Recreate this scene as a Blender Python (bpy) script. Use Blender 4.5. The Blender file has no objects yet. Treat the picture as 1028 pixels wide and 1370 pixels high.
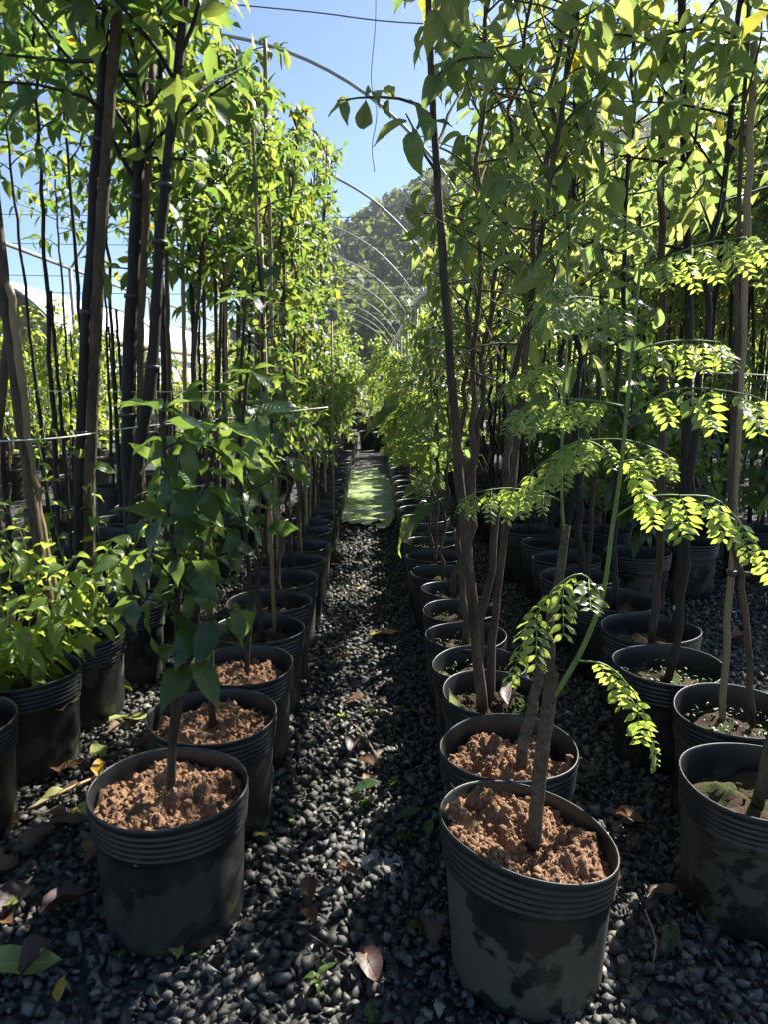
import bpy, math, random
import numpy as np
from mathutils import Vector, Matrix, noise

sc = bpy.context.scene
COL = sc.collection
R = math.radians
PI = math.pi

# ------------------------------------------------------------------ camera
cam = bpy.data.cameras.new('camera')
cam.sensor_fit = 'HORIZONTAL'; cam.sensor_width = 36.0; cam.lens = 36.0 * 1000 / 1028
cam.clip_start = 0.02; cam.clip_end = 3000
camo = bpy.data.objects.new('camera', cam); COL.objects.link(camo)
camo.location = (0, 0, 1.25)
camo.rotation_euler = (R(90 - 10.0), 0, R(-0.92))
sc.camera = camo

# ------------------------------------------------------------------ sky, sun, exposure
SUN_AZ, SUN_EL = R(44), R(43)
w = bpy.data.worlds.new('World'); sc.world = w; w.use_nodes = True
nt = w.node_tree; nt.nodes.clear()
wo = nt.nodes.new('ShaderNodeOutputWorld'); bg = nt.nodes.new('ShaderNodeBackground')
sky = nt.nodes.new('ShaderNodeTexSky'); sky.sky_type = 'NISHITA'; sky.sun_disc = False
sky.sun_elevation = SUN_EL; sky.sun_rotation = SUN_AZ
sky.altitude = 1000; sky.air_density = 1.0; sky.dust_density = 0.05; sky.ozone_density = 3.0
bg.inputs['Strength'].default_value = 0.052
nt.links.new(sky.outputs[0], bg.inputs[0]); nt.links.new(bg.outputs[0], wo.inputs[0])
sd = Vector((math.sin(SUN_AZ) * math.cos(SUN_EL), math.cos(SUN_AZ) * math.cos(SUN_EL), math.sin(SUN_EL)))
sl = bpy.data.lights.new('sun', 'SUN'); sl.energy = 5.0; sl.angle = R(0.53); sl.color = (1.0, 0.95, 0.86)
so = bpy.data.objects.new('sun', sl); COL.objects.link(so)
so.rotation_euler = (-sd).to_track_quat('-Z', 'Y').to_euler()
sc.view_settings.view_transform = 'Standard'; sc.view_settings.look = 'None'
sc.view_settings.exposure = 1.8; sc.view_settings.gamma = 1.0; sc.view_settings.use_curve_mapping = False
sc.cycles.use_denoising = True
sc.cycles.max_bounces = 7; sc.cycles.diffuse_bounces = 4; sc.cycles.glossy_bounces = 2
sc.cycles.transmission_bounces = 5; sc.cycles.transparent_max_bounces = 6; sc.cycles.volume_bounces = 1
sc.cycles.sample_clamp_indirect = 6

# ------------------------------------------------------------------ material helpers
MATS = {}
def node_mat(name):
    m = bpy.data.materials.new(name); m.use_nodes = True
    t = m.node_tree; t.nodes.clear()
    out = t.nodes.new('ShaderNodeOutputMaterial')
    MATS[name] = m
    return m, t, out
def N(t, typ, **kw):
    n = t.nodes.new(typ)
    for k, v in kw.items():
        if k.startswith('i_'):
            key = k[2:].replace('_', ' ')
            n.inputs[key].default_value = v
        else:
            setattr(n, k, v)
    return n
def math_node(t, op, a, b=None, c=None):
    n = t.nodes.new('ShaderNodeMath'); n.operation = op
    for i, v in enumerate((a, b, c)):
        if v is None: continue
        if isinstance(v, (int, float)): n.inputs[i].default_value = v
        else: t.links.new(v, n.inputs[i])
    return n.outputs[0]
def maprange(t, v, a, b, c=0.0, d=1.0):
    n = t.nodes.new('ShaderNodeMapRange'); n.inputs[1].default_value = a; n.inputs[2].default_value = b
    n.inputs[3].default_value = c; n.inputs[4].default_value = d
    t.links.new(v, n.inputs[0]); return n.outputs[0]
def mixc(t, f, a, b, blend='MIX'):
    n = t.nodes.new('ShaderNodeMix'); n.data_type = 'RGBA'; n.blend_type = blend
    for i, v in ((0, f), (6, a), (7, b)):
        if isinstance(v, (int, float)): n.inputs[i].default_value = v
        elif isinstance(v, tuple): n.inputs[i].default_value = (*v, 1) if len(v) == 3 else v
        else: t.links.new(v, n.inputs[i])
    return n.outputs[2]
def noise_tex(t, vec, scale, detail=4, rough=0.6):
    n = t.nodes.new('ShaderNodeTexNoise'); n.inputs['Scale'].default_value = scale
    n.inputs['Detail'].default_value = detail; n.inputs['Roughness'].default_value = rough
    if vec is not None: t.links.new(vec, n.inputs['Vector'])
    return n.outputs[0]
def bump(t, h, strength, dist):
    n = t.nodes.new('ShaderNodeBump'); n.inputs['Strength'].default_value = strength
    n.inputs['Distance'].default_value = dist; t.links.new(h, n.inputs['Height']); return n.outputs[0]
def rnd_island(t):
    g = t.nodes.new('ShaderNodeNewGeometry'); o = t.nodes.new('ShaderNodeObjectInfo')
    return math_node(t, 'FRACT', math_node(t, 'ADD', g.outputs['Random Per Island'], o.outputs['Random']))

def leaf_mat(name, base, base2, trans, trans2, rough=0.38, tmix=0.42, yellow=0.0, veins=True, spec=0.5):
    m, t, out = node_mat(name)
    r = rnd_island(t)
    r2 = math_node(t, 'FRACT', math_node(t, 'MULTIPLY', r, 7.31))
    cb = mixc(t, r, base, base2); ct = mixc(t, r2, trans, trans2)
    if yellow > 0:
        k = maprange(t, r, 1 - yellow, 1 - yellow + 0.01)
        cb = mixc(t, k, cb, (0.30, 0.24, 0.03)); ct = mixc(t, k, ct, (0.62, 0.50, 0.04))
    pr = t.nodes.new('ShaderNodeBsdfPrincipled'); tr = t.nodes.new('ShaderNodeBsdfTranslucent')
    tc = t.nodes.new('ShaderNodeTexCoord')
    n1 = noise_tex(t, tc.outputs['Object'], 60, 3)
    cb = mixc(t, maprange(t, n1, 0.35, 0.7), cb, mixc(t, 1.0, cb, (0.72, 0.75, 0.7), 'MULTIPLY'))
    if veins:
        sx = t.nodes.new('ShaderNodeSeparateXYZ'); t.links.new(tc.outputs['UV'], sx.inputs[0])
        u = math_node(t, 'ABSOLUTE', math_node(t, 'SUBTRACT', sx.outputs[0], 0.5))
        mid = maprange(t, u, 0.015, 0.05, 1, 0)
        s = math_node(t, 'FRACT', math_node(t, 'SUBTRACT', math_node(t, 'MULTIPLY', sx.outputs[1], 9.0), math_node(t, 'MULTIPLY', u, 4.5)))
        lat = maprange(t, math_node(t, 'ABSOLUTE', math_node(t, 'SUBTRACT', s, 0.5)), 0.04, 0.10, 0.55, 0)
        v = math_node(t, 'MAXIMUM', mid, lat)
        cb = mixc(t, math_node(t, 'MULTIPLY', v, 0.5), cb, mixc(t, 1.0, cb, (2.2, 2.0, 1.8), 'MULTIPLY'))
        ct = mixc(t, math_node(t, 'MULTIPLY', v, 0.45), ct, mixc(t, 1.0, ct, (0.5, 0.6, 0.4), 'MULTIPLY'))
        t.links.new(bump(t, v, 0.35, -0.002), pr.inputs['Normal'])
    t.links.new(cb, pr.inputs['Base Color']); t.links.new(ct, tr.inputs['Color'])
    pr.inputs['Roughness'].default_value = rough; pr.inputs['Specular IOR Level'].default_value = spec
    mx = t.nodes.new('ShaderNodeMixShader'); mx.inputs[0].default_value = tmix
    t.links.new(pr.outputs[0], mx.inputs[1]); t.links.new(tr.outputs[0], mx.inputs[2]); t.links.new(mx.outputs[0], out.inputs[0])
    return m
def plain_mat(name, a, b, scale, rough=0.7, bstr=0.3, bdist=0.003, bscale=None, spec=0.4, stretch=None, extra=None):
    m, t, out = node_mat(name)
    tc = t.nodes.new('ShaderNodeTexCoord'); vec = tc.outputs['Object']
    if stretch:
        mp = t.nodes.new('ShaderNodeMapping'); mp.inputs['Scale'].default_value = stretch
        t.links.new(vec, mp.inputs[0]); vec = mp.outputs[0]
    n1 = noise_tex(t, vec, scale, 5)
    pr = t.nodes.new('ShaderNodeBsdfPrincipled')
    oi = t.nodes.new('ShaderNodeObjectInfo')
    c = mixc(t, maprange(t, n1, 0.32, 0.68), a, b)
    c = mixc(t, maprange(t, oi.outputs['Random'], 0, 1, 0, 0.5), c, mixc(t, 1.0, c, (0.6, 0.6, 0.62), 'MULTIPLY'))
    if extra: c = extra(t, vec, c)
    t.links.new(c, pr.inputs['Base Color']); pr.inputs['Roughness'].default_value = rough
    pr.inputs['Specular IOR Level'].default_value = spec
    if bstr: t.links.new(bump(t, noise_tex(t, vec, bscale or scale * 3, 5), bstr, bdist), pr.inputs['Normal'])
    t.links.new(pr.outputs[0], out.inputs[0])
    return m

leaf_mat('leaf_glossy', (0.014, 0.040, 0.016), (0.032, 0.075, 0.026), (0.16, 0.28, 0.045), (0.36, 0.48, 0.09), 0.24, 0.40)
leaf_mat('leaf_lime', (0.065, 0.125, 0.026), (0.10, 0.17, 0.034), (0.42, 0.54, 0.07), (0.58, 0.64, 0.11), 0.34, 0.48)
leaf_mat('leaf_tree', (0.024, 0.062, 0.022), (0.050, 0.10, 0.030), (0.15, 0.30, 0.05), (0.48, 0.56, 0.10), 0.33, 0.43, yellow=0.03)
leaf_mat('leaf_small', (0.030, 0.075, 0.024), (0.060, 0.12, 0.034), (0.18, 0.33, 0.05), (0.50, 0.57, 0.10), 0.33, 0.44, yellow=0.015)
leaf_mat('leaf_pale', (0.050, 0.090, 0.034), (0.085, 0.13, 0.048), (0.26, 0.40, 0.10), (0.60, 0.64, 0.17), 0.34, 0.48, yellow=0.03)
leaf_mat('leaf_feather', (0.085, 0.140, 0.058), (0.12, 0.18, 0.075), (0.44, 0.60, 0.08), (0.58, 0.68, 0.13), 0.40, 0.46, veins=False)
leaf_mat('leaf_dead', (0.10, 0.045, 0.025), (0.20, 0.10, 0.05), (0.20, 0.08, 0.03), (0.3, 0.15, 0.06), 0.6, 0.2)
leaf_mat('leaf_purple', (0.045, 0.022, 0.022), (0.075, 0.04, 0.035), (0.10, 0.04, 0.03), (0.12, 0.05, 0.04), 0.5, 0.15)
leaf_mat('leaf_fallen', (0.26, 0.31, 0.09), (0.36, 0.37, 0.13), (0.35, 0.42, 0.06), (0.45, 0.46, 0.08), 0.45, 0.3)
leaf_mat('leaf_yellow', (0.42, 0.26, 0.03), (0.36, 0.27, 0.04), (0.5, 0.33, 0.03), (0.5, 0.36, 0.05), 0.45, 0.3)
leaf_mat('leaf_far', (0.055, 0.085, 0.032), (0.115, 0.140, 0.060), (0.16, 0.22, 0.05), (0.28, 0.32, 0.08), 0.6, 0.4, veins=False, spec=0.2)
def lichen(t, vec, c):
    n = noise_tex(t, vec, 17, 6, 0.7); c = mixc(t, maprange(t, n, 0.60, 0.66, 0, 0.55), c, (0.16, 0.145, 0.105))
    return mixc(t, maprange(t, noise_tex(t, vec, 90, 3, 0.6), 0.58, 0.72, 0, 0.8), c, (0.012, 0.010, 0.008))
plain_mat('bark_dark', (0.007, 0.006, 0.005), (0.030, 0.022, 0.016), 34, 0.7, 0.9, 0.006, stretch=(1, 1, 0.25), extra=lambda t, v, c: mixc(t, maprange(t, noise_tex(t, v, 80, 3), 0.64, 0.70, 0, 0.5), c, (0.10, 0.085, 0.06)))
plain_mat('bark_brown', (0.038, 0.025, 0.015), (0.125, 0.082, 0.048), 26, 0.8, 1.0, 0.006, stretch=(1, 1, 0.3), extra=lichen)
plain_mat('bark_grey', (0.055, 0.042, 0.028), (0.15, 0.115, 0.072), 60, 0.85, 1.0, 0.006, extra=lichen)
plain_mat('stem_green', (0.10, 0.17, 0.035), (0.16, 0.23, 0.05), 25, 0.5, 0.15, 0.001)
plain_mat('twig', (0.018, 0.013, 0.009), (0.050, 0.036, 0.024), 30, 0.75, 0.3, 0.002)
plain_mat('cane', (0.22, 0.15, 0.075), (0.34, 0.25, 0.13), 14, 0.6, 0.3, 0.002, stretch=(1, 1, 0.2))
plain_mat('tape', (0.04, 0.04, 0.038), (0.07, 0.07, 0.066), 40, 0.4, 0.2, 0.001)
plain_mat('twine', (0.55, 0.52, 0.44), (0.65, 0.62, 0.54), 60, 0.7, 0)
plain_mat('wire', (0.10, 0.10, 0.11), (0.16, 0.16, 0.17), 30, 0.5, 0)
plain_mat('galvanised', (0.30, 0.31, 0.31), (0.42, 0.42, 0.41), 6, 0.45, 0.1, 0.001)
plain_mat('film_roll', (0.40, 0.36, 0.27), (0.52, 0.48, 0.38), 5, 0.5, 0.5, 0.02)
plain_mat('film_white', (0.74, 0.76, 0.78), (0.82, 0.83, 0.84), 0.6, 0.45, 0.1, 0.02)
plain_mat('timber', (0.25, 0.2, 0.13), (0.36, 0.30, 0.2), 6, 0.8, 0.2, 0.004)
plain_mat('bag_white', (0.20, 0.20, 0.17), (0.30, 0.29, 0.25), 20, 0.5, 0.4, 0.006)
plain_mat('tag', (0.5, 0.47, 0.38), (0.6, 0.57, 0.46), 15, 0.5, 0.1, 0.001)
plain_mat('sign_grey', (0.46, 0.47, 0.47), (0.55, 0.56, 0.56), 40, 0.5, 0)
plain_mat('sign_ink', (0.03, 0.03, 0.03), (0.05, 0.05, 0.05), 40, 0.6, 0)

def soil_mat(name, a, b, green):
    m, t, out = node_mat(name)
    tc = t.nodes.new('ShaderNodeTexCoord'); v = tc.outputs['Object']
    n1 = noise_tex(t, v, 26, 8, 0.7); n2 = noise_tex(t, v, 190, 5, 0.75); n3 = noise_tex(t, v, 9, 5, 0.6)
    c = mixc(t, maprange(t, n1, 0.3, 0.7), a, b)
    c = mixc(t, maprange(t, n2, 0.35, 0.7, 0.0, 0.65), c, mixc(t, 1.0, c, (0.42, 0.38, 0.36), 'MULTIPLY'))
    c = mixc(t, maprange(t, n3, 0.52, 0.66, 0.0, 0.6), c, mixc(t, 1.0, c, (0.45, 0.40, 0.38), 'MULTIPLY'))
    if green: c = mixc(t, maprange(t, n3, 0.50, 0.60, 0, green), c, (0.05, 0.085, 0.018))
    pr = t.nodes.new('ShaderNodeBsdfPrincipled'); pr.inputs['Roughness'].default_value = 0.95
    pr.inputs['Specular IOR Level'].default_value = 0.15
    t.links.new(c, pr.inputs['Base Color'])
    h = math_node(t, 'ADD', n1, math_node(t, 'MULTIPLY', n2, 0.5))
    t.links.new(bump(t, h, 1.0, 0.012), pr.inputs['Normal'])
    t.links.new(pr.outputs[0], out.inputs[0])
soil_mat('soil_fresh', (0.24, 0.132, 0.076), (0.44, 0.275, 0.170), 0)
soil_mat('soil_old', (0.055, 0.038, 0.025), (0.11, 0.075, 0.05), 0.75)

def pot_mat(name, lo, k0, dcol):
    m, t, out = node_mat(name)
    tc = t.nodes.new('ShaderNodeTexCoord'); oi = t.nodes.new('ShaderNodeObjectInfo')
    ad = t.nodes.new('ShaderNodeVectorMath'); ad.operation = 'ADD'
    t.links.new(tc.outputs['Object'], ad.inputs[0])
    cb = t.nodes.new('ShaderNodeCombineXYZ')
    for i in range(3): t.links.new(math_node(t, 'MULTIPLY', oi.outputs['Random'], 37.0 + 11 * i), cb.inputs[i])
    t.links.new(cb.outputs[0], ad.inputs[1]); v = ad.outputs[0]
    sx = t.nodes.new('ShaderNodeSeparateXYZ'); t.links.new(tc.outputs['Object'], sx.inputs[0])
    z = sx.outputs[2]
    big = noise_tex(t, v, 6.5, 4, 0.5); mid = noise_tex(t, v, 22, 6, 0.65); fine = noise_tex(t, v, 240, 3, 0.7)
    base = mixc(t, maprange(t, mid, 0.3, 0.7), (0.008, 0.0092, 0.0096), (0.016, 0.018, 0.018))
    below = maprange(t, z, 0.25, 0.275, 1, 0)
    n = math_node(t, 'ADD', big, math_node(t, 'MULTIPLY', mid, 0.22))
    dust = math_node(t, 'MULTIPLY', maprange(t, n, lo, lo + 0.03), below)
    dust = math_node(t, 'MULTIPLY', dust, maprange(t, oi.outputs['Random'], 0.0, 1.0, k0, 0.85))
    dust = math_node(t, 'MULTIPLY', dust, maprange(t, fine, 0.25, 0.7, 0.55, 1.0))
    c = mixc(t, dust, base, dcol)
    alg = math_node(t, 'MULTIPLY', maprange(t, mid, 0.52, 0.66, 0, 0.75), maprange(t, z, 0.02, 0.15, 1.0, 0.0))
    c = mixc(t, alg, c, (0.060, 0.072, 0.022))
    sp = math_node(t, 'MULTIPLY', maprange(t, fine, 0.70, 0.76, 0, 0.8), maprange(t, z, 0.0, 0.2, 1.0, 0.15))
    c = mixc(t, sp, c, (0.19, 0.17, 0.12))
    pr = t.nodes.new('ShaderNodeBsdfPrincipled')
    t.links.new(c, pr.inputs['Base Color'])
    t.links.new(math_node(t, 'ADD', maprange(t, mid, 0.3, 0.7, 0.36, 0.5), math_node(t, 'MULTIPLY', dust, 0.35)), pr.inputs['Roughness'])
    pr.inputs['Specular IOR Level'].default_value = 0.5
    t.links.new(bump(t, math_node(t, 'ADD', mid, math_node(t, 'MULTIPLY', fine, 0.2)), 0.18, 0.004), pr.inputs['Normal'])
    t.links.new(pr.outputs[0], out.inputs[0])
pot_mat('pot_plastic', 0.60, 0.05, (0.070, 0.066, 0.050)); pot_mat('pot_dusty', 0.575, 0.75, (0.088, 0.082, 0.058))

def stone_mat():
    m, t, out = node_mat('gravel_stone')
    g = t.nodes.new('ShaderNodeNewGeometry'); r = g.outputs['Random Per Island']
    cr = t.nodes.new('ShaderNodeValToRGB'); t.links.new(r, cr.inputs[0]); e = cr.color_ramp.elements
    e[0].position = 0; e[0].color = (0.022, 0.021, 0.020, 1); e[1].position = 1; e[1].color = (0.26, 0.24, 0.20, 1)
    for p, c in ((0.5, (0.066, 0.062, 0.056, 1)), (0.82, (0.13, 0.124, 0.112, 1)), (0.95, (0.13, 0.12, 0.085, 1))):
        q = e.new(p); q.color = c
    tc = t.nodes.new('ShaderNodeTexCoord'); n = noise_tex(t, tc.outputs['Object'], 130, 5, 0.7)
    c = mixc(t, maprange(t, n, 0.3, 0.7), mixc(t, 1.0, cr.outputs[0], (0.5, 0.5, 0.52), 'MULTIPLY'), mixc(t, 1.0, cr.outputs[0], (1.25, 1.25, 1.2), 'MULTIPLY'))
    c = mixc(t, maprange(t, noise_tex(t, tc.outputs['Object'], 700, 2, 0.6), 0.60, 0.68, 0, 0.5), c, (0.22, 0.22, 0.20))
    c = mixc(t, maprange(t, noise_tex(t, tc.outputs['Object'], 3.1, 5, 0.65), 0.55, 0.66, 0, 0.55), c, (0.045, 0.050, 0.018))
    pr = t.nodes.new('ShaderNodeBsdfPrincipled'); t.links.new(c, pr.inputs['Base Color'])
    t.links.new(maprange(t, noise_tex(t, tc.outputs['Object'], 2.2, 3), 0.36, 0.55, 0.38, 0.75), pr.inputs['Roughness'])
    t.links.new(bump(t, n, 0.5, 0.004), pr.inputs['Normal']); t.links.new(pr.outputs[0], out.inputs[0])
stone_mat()
def ground_mat():
    m, t, out = node_mat('ground_gravel')
    tc = t.nodes.new('ShaderNodeTexCoord'); v = tc.outputs['Object']
    vo = t.nodes.new('ShaderNodeTexVoronoi'); vo.inputs['Scale'].default_value = 38; t.links.new(v, vo.inputs['Vector'])
    sp = t.nodes.new('ShaderNodeSeparateColor'); t.links.new(vo.outputs['Color'], sp.inputs[0])
    c = mixc(t, sp.outputs[0], (0.010, 0.011, 0.012), (0.050, 0.050, 0.047))
    n = noise_tex(t, v, 1.4, 6, 0.65)
    c = mixc(t, maprange(t, n, 0.5, 0.62, 0, 0.8), c, (0.060, 0.048, 0.033))
    n2 = noise_tex(t, v, 0.9, 6, 0.6)
    c = mixc(t, maprange(t, n2, 0.56, 0.64, 0, 0.8), c, (0.045, 0.075, 0.02))
    sx = t.nodes.new('ShaderNodeSeparateXYZ'); t.links.new(v, sx.inputs[0])
    far = maprange(t, sx.outputs[1], 14, 30)
    c = mixc(t, far, c, mixc(t, maprange(t, n, 0.4, 0.6), (0.06, 0.09, 0.025), (0.16, 0.14, 0.09)))
    pr = t.nodes.new('ShaderNodeBsdfPrincipled'); t.links.new(c, pr.inputs['Base Color']); pr.inputs['Roughness'].default_value = 0.75
    t.links.new(bump(t, vo.outputs['Distance'], 1.0, -0.03), pr.inputs['Normal'])
    t.links.new(pr.outputs[0], out.inputs[0])
ground_mat()
def water_mat(name, col, rough):
    m, t, out = node_mat(name)
    tc = t.nodes.new('ShaderNodeTexCoord'); pr = t.nodes.new('ShaderNodeBsdfPrincipled')
    pr.inputs['Base Color'].default_value = (*col, 1); pr.inputs['Roughness'].default_value = rough; pr.inputs['IOR'].default_value = 1.4
    t.links.new(bump(t, noise_tex(t, tc.outputs['Object'], 25, 2), 0.08, 0.01), pr.inputs['Normal'])
    t.links.new(pr.outputs[0], out.inputs[0])
water_mat('puddle_water', (0.012, 0.014, 0.014), 0.03)
def duck_mat():
    m, t, out = node_mat('duckweed')
    tc = t.nodes.new('ShaderNodeTexCoord'); v = tc.outputs['Object']; pr = t.nodes.new('ShaderNodeBsdfPrincipled')
    vo = t.nodes.new('ShaderNodeTexVoronoi'); vo.inputs['Scale'].default_value = 60; t.links.new(v, vo.inputs['Vector'])
    sp = t.nodes.new('ShaderNodeSeparateColor'); t.links.new(vo.outputs['Color'], sp.inputs[0])
    c = mixc(t, sp.outputs[0], (0.14, 0.22, 0.045), (0.30, 0.38, 0.12))
    k = maprange(t, noise_tex(t, v, 2.6, 6, 0.65), 0.48, 0.58)
    c = mixc(t, k, c, (0.05, 0.055, 0.05)); t.links.new(c, pr.inputs['Base Color'])
    t.links.new(maprange(t, k, 0, 1, 0.8, 0.35), pr.inputs['Roughness'])
    t.links.new(bump(t, vo.outputs['Distance'], 0.6, 0.008), pr.inputs['Normal']); t.links.new(pr.outputs[0], out.inputs[0])
duck_mat()

# ------------------------------------------------------------------ mesh helpers (numpy)
def make_mesh(name, V, faces, mat, uv=None, smooth=True):
    """faces: list of int arrays, each (n,3) or (n,4)"""
    me = bpy.data.meshes.new(name)
    V = np.asarray(V, np.float32)
    faces = [np.asarray(f, np.int32) for f in faces if len(f)]
    loops = np.concatenate([f.ravel() for f in faces])
    tot = np.concatenate([np.full(len(f), f.shape[1], np.int32) for f in faces])
    start = np.concatenate([[0], np.cumsum(tot)[:-1]]).astype(np.int32)
    me.vertices.add(len(V)); me.vertices.foreach_set('co', V.ravel())
    me.loops.add(len(loops)); me.loops.foreach_set('vertex_index', loops)
    me.polygons.add(len(tot)); me.polygons.foreach_set('loop_start', start); me.polygons.foreach_set('loop_total', tot)
    if smooth: me.polygons.foreach_set('use_smooth', np.ones(len(tot), bool))
    if uv is not None:
        l = me.uv_layers.new(name='UVMap'); l.data.foreach_set('uv', np.asarray(uv, np.float32)[loops].ravel())
    me.update(calc_edges=True); me.validate()
    if mat: me.materials.append(MATS[mat])
    return me
class MB:
    def __init__(s): s.V = []; s.F3 = []; s.F4 = []; s.n = 0
    def add(s, V, F):
        V = np.asarray(V, float); F = np.asarray(F, int)
        (s.F3 if F.shape[1] == 3 else s.F4).append(F + s.n); s.V.append(V); s.n += len(V)
    def tube(s, pts, rad, k=7, cap=True, knots=None):
        P = np.asarray(pts, float); n = len(P); rad = np.broadcast_to(np.asarray(rad, float), (n,))
        T = np.gradient(P, axis=0); T /= np.linalg.norm(T, axis=1)[:, None] + 1e-12
        if knots is not None: rad = rad * (1 + knots * np.random.RandomState(n + int(abs(P[0, 2]) * 999)).uniform(-1, 1.4, n))
        a = np.array([1.0, 0, 0]) if abs(T[0][0]) < 0.8 else np.array([0, 1.0, 0])
        rings = []
        for i in range(n):
            u = a - T[i] * (a @ T[i]); u /= np.linalg.norm(u) + 1e-12; a = u
            v = np.cross(T[i], u); th = np.arange(k) * 2 * PI / k
            rings.append(P[i] + rad[i] * (np.cos(th)[:, None] * u + np.sin(th)[:, None] * v))
        V = np.concatenate(rings); i = np.arange(n - 1)[:, None] * k; j = np.arange(k)[None, :]; j2 = (j + 1) % k
        F = np.stack([i + j, i + j2, i + k + j2, i + k + j], -1).reshape(-1, 4)
        if cap:
            c = len(V); V = np.vstack([V, P[0], P[-1]]); jj = np.arange(k); j3 = (jj + 1) % k
            s.F3.append(np.stack([j3, jj, np.full(k, c)], -1) + s.n)
            s.F3.append(np.stack([(n - 1) * k + jj, (n - 1) * k + j3, np.full(k, c + 1)], -1) + s.n)
        s.F4.append(F + s.n); s.V.append(V); s.n += len(V)
    def box(s, lo, hi):
        x0, y0, z0 = lo; x1, y1, z1 = hi
        V = [(x0, y0, z0), (x1, y0, z0), (x1, y1, z0), (x0, y1, z0), (x0, y0, z1), (x1, y0, z1), (x1, y1, z1), (x0, y1, z1)]
        s.add(V, [(3, 2, 1, 0), (4, 5, 6, 7), (0, 1, 5, 4), (1, 2, 6, 5), (2, 3, 7, 6), (3, 0, 4, 7)])
    def mesh(s, name, mat, smooth=True):
        f = []
        if s.F3: f.append(np.concatenate(s.F3))
        if s.F4: f.append(np.concatenate(s.F4))
        return make_mesh(name, np.concatenate(s.V), f, mat, None, smooth)
def obj(name, me, parent=None, mw=None, kind=None):
    o = bpy.data.objects.new(name, me); COL.objects.link(o)
    if parent is not None: o.parent = parent
    if mw is not None: o.matrix_local = mw
    if kind: o['kind'] = kind
    return o
def thing(name, label, cat, loc=(0, 0, 0), group=None, me=None):
    o = bpy.data.objects.new(name, me); COL.objects.link(o); o.location = loc
    o['label'] = label; o['category'] = cat
    if group: o['group'] = group
    return o
def structure(name, me):
    return obj(name, me, kind='structure')

# ------------------------------------------------------------------ leaf shapes
def leaf_shape(L=1.0, W=0.4, n=6, across=3, peak=0.42, tip=1.5, fold=0.18, droop=0.35, wave=0.0, petiole=0.06, seed=0):
    """leaf along +Y, face up +Z; unit length; returns V, F(quads), UV"""
    rg = np.random.RandomState(seed)
    t = np.linspace(0, 1, n + 1); V = []; UV = []
    p = math.log(0.5) / math.log(peak)
    wv = np.sin(PI * t ** p) ** 0.9 * (1 - 0.25 * t ** 3)
    wv = wv * np.where(t > peak, (1 - ((t - peak) / (1 - peak)) ** tip) * 0.45 + 0.55, 1)
    wv[0] = 0.04; wv[-1] = 0.015
    ph = rg.rand() * 6
    for i in range(n + 1):
        ang = droop * t[i] * 1.6
        # integrate the drooping spine
        y = petiole + (math.sin(ang) / ang if ang > 1e-4 else 1) * t[i]
        z = -(1 - math.cos(ang)) / ang * t[i] if ang > 1e-4 else 0
        for q in np.linspace(-1, 1, across):
            wd = wv[i] * W * 0.5 * q
            V.append((wd, y, z + abs(wd) * fold * 2 + wave * 0.06 * math.sin(ph + 9 * t[i] + 2 * q) * abs(q)))
            UV.append((0.5 + 0.5 * q, t[i]))
    F = []
    for i in range(n):
        for j in range(across - 1):
            a = i * across + j; F.append((a, a + 1, a + 1 + across, a + across))
    V = np.array(V) * L
    return V, np.array(F), np.array(UV)
LEAF = {}
def leaf_kind(key, mat, nvar=4, far_n=3, **kw):
    meshes = []
    for i in range(nvar):
        k2 = dict(kw); rg = random.Random(hash(key) % 1000 + i) if False else random.Random(len(key) * 31 + i)
        k2['droop'] = kw.get('droop', 0.35) * rg.uniform(0.3, 1.8); k2['W'] = kw.get('W', 0.4) * rg.uniform(0.85, 1.15)
        k2['fold'] = kw.get('fold', 0.18) * rg.uniform(0.3, 2.0); k2['wave'] = rg.uniform(0.3, 1.3)
        V, F, UV = leaf_shape(seed=i, n=7, **k2)
        meshes.append(make_mesh('leaf_blade', V, [F], mat, UV))
    far = [leaf_shape(seed=i, n=far_n, **{**kw, 'droop': kw.get('droop', .35) * (0.5 + 0.5 * i)}) for i in range(3)]
    LEAF[key] = (meshes, far, mat)
leaf_kind('glossy', 'leaf_glossy', W=0.46, peak=0.40, tip=1.6, droop=0.45, fold=0.12)
leaf_kind('lime', 'leaf_lime', W=0.42, peak=0.40, tip=1.5, droop=0.5, fold=0.2)
leaf_kind('tree', 'leaf_tree', W=0.40, peak=0.48, tip=1.8, droop=0.45, fold=0.22)
leaf_kind('small', 'leaf_small', W=0.44, peak=0.45, tip=1.8, droop=0.35, fold=0.2)
leaf_kind('pale', 'leaf_pale', W=0.40, peak=0.46, tip=1.6, droop=0.55, fold=0.25)
leaf_kind('feather', 'leaf_feather', W=0.46, peak=0.52, tip=3.0, droop=0.15, fold=0.1, petiole=0.03)
leaf_kind('dead', 'leaf_dead', W=0.45, droop=-0.6, fold=0.5); leaf_kind('purple', 'leaf_purple', W=0.5, droop=-0.5, fold=0.45)
leaf_kind('fallen', 'leaf_fallen', W=0.44, droop=-0.25, fold=0.25); leaf_kind('yellow', 'leaf_yellow', W=0.42, droop=-0.4, fold=0.3)
leaf_kind('frond', 'leaf_lime', W=0.16, peak=0.35, tip=1.3, droop=0.8, fold=0.4)

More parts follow.
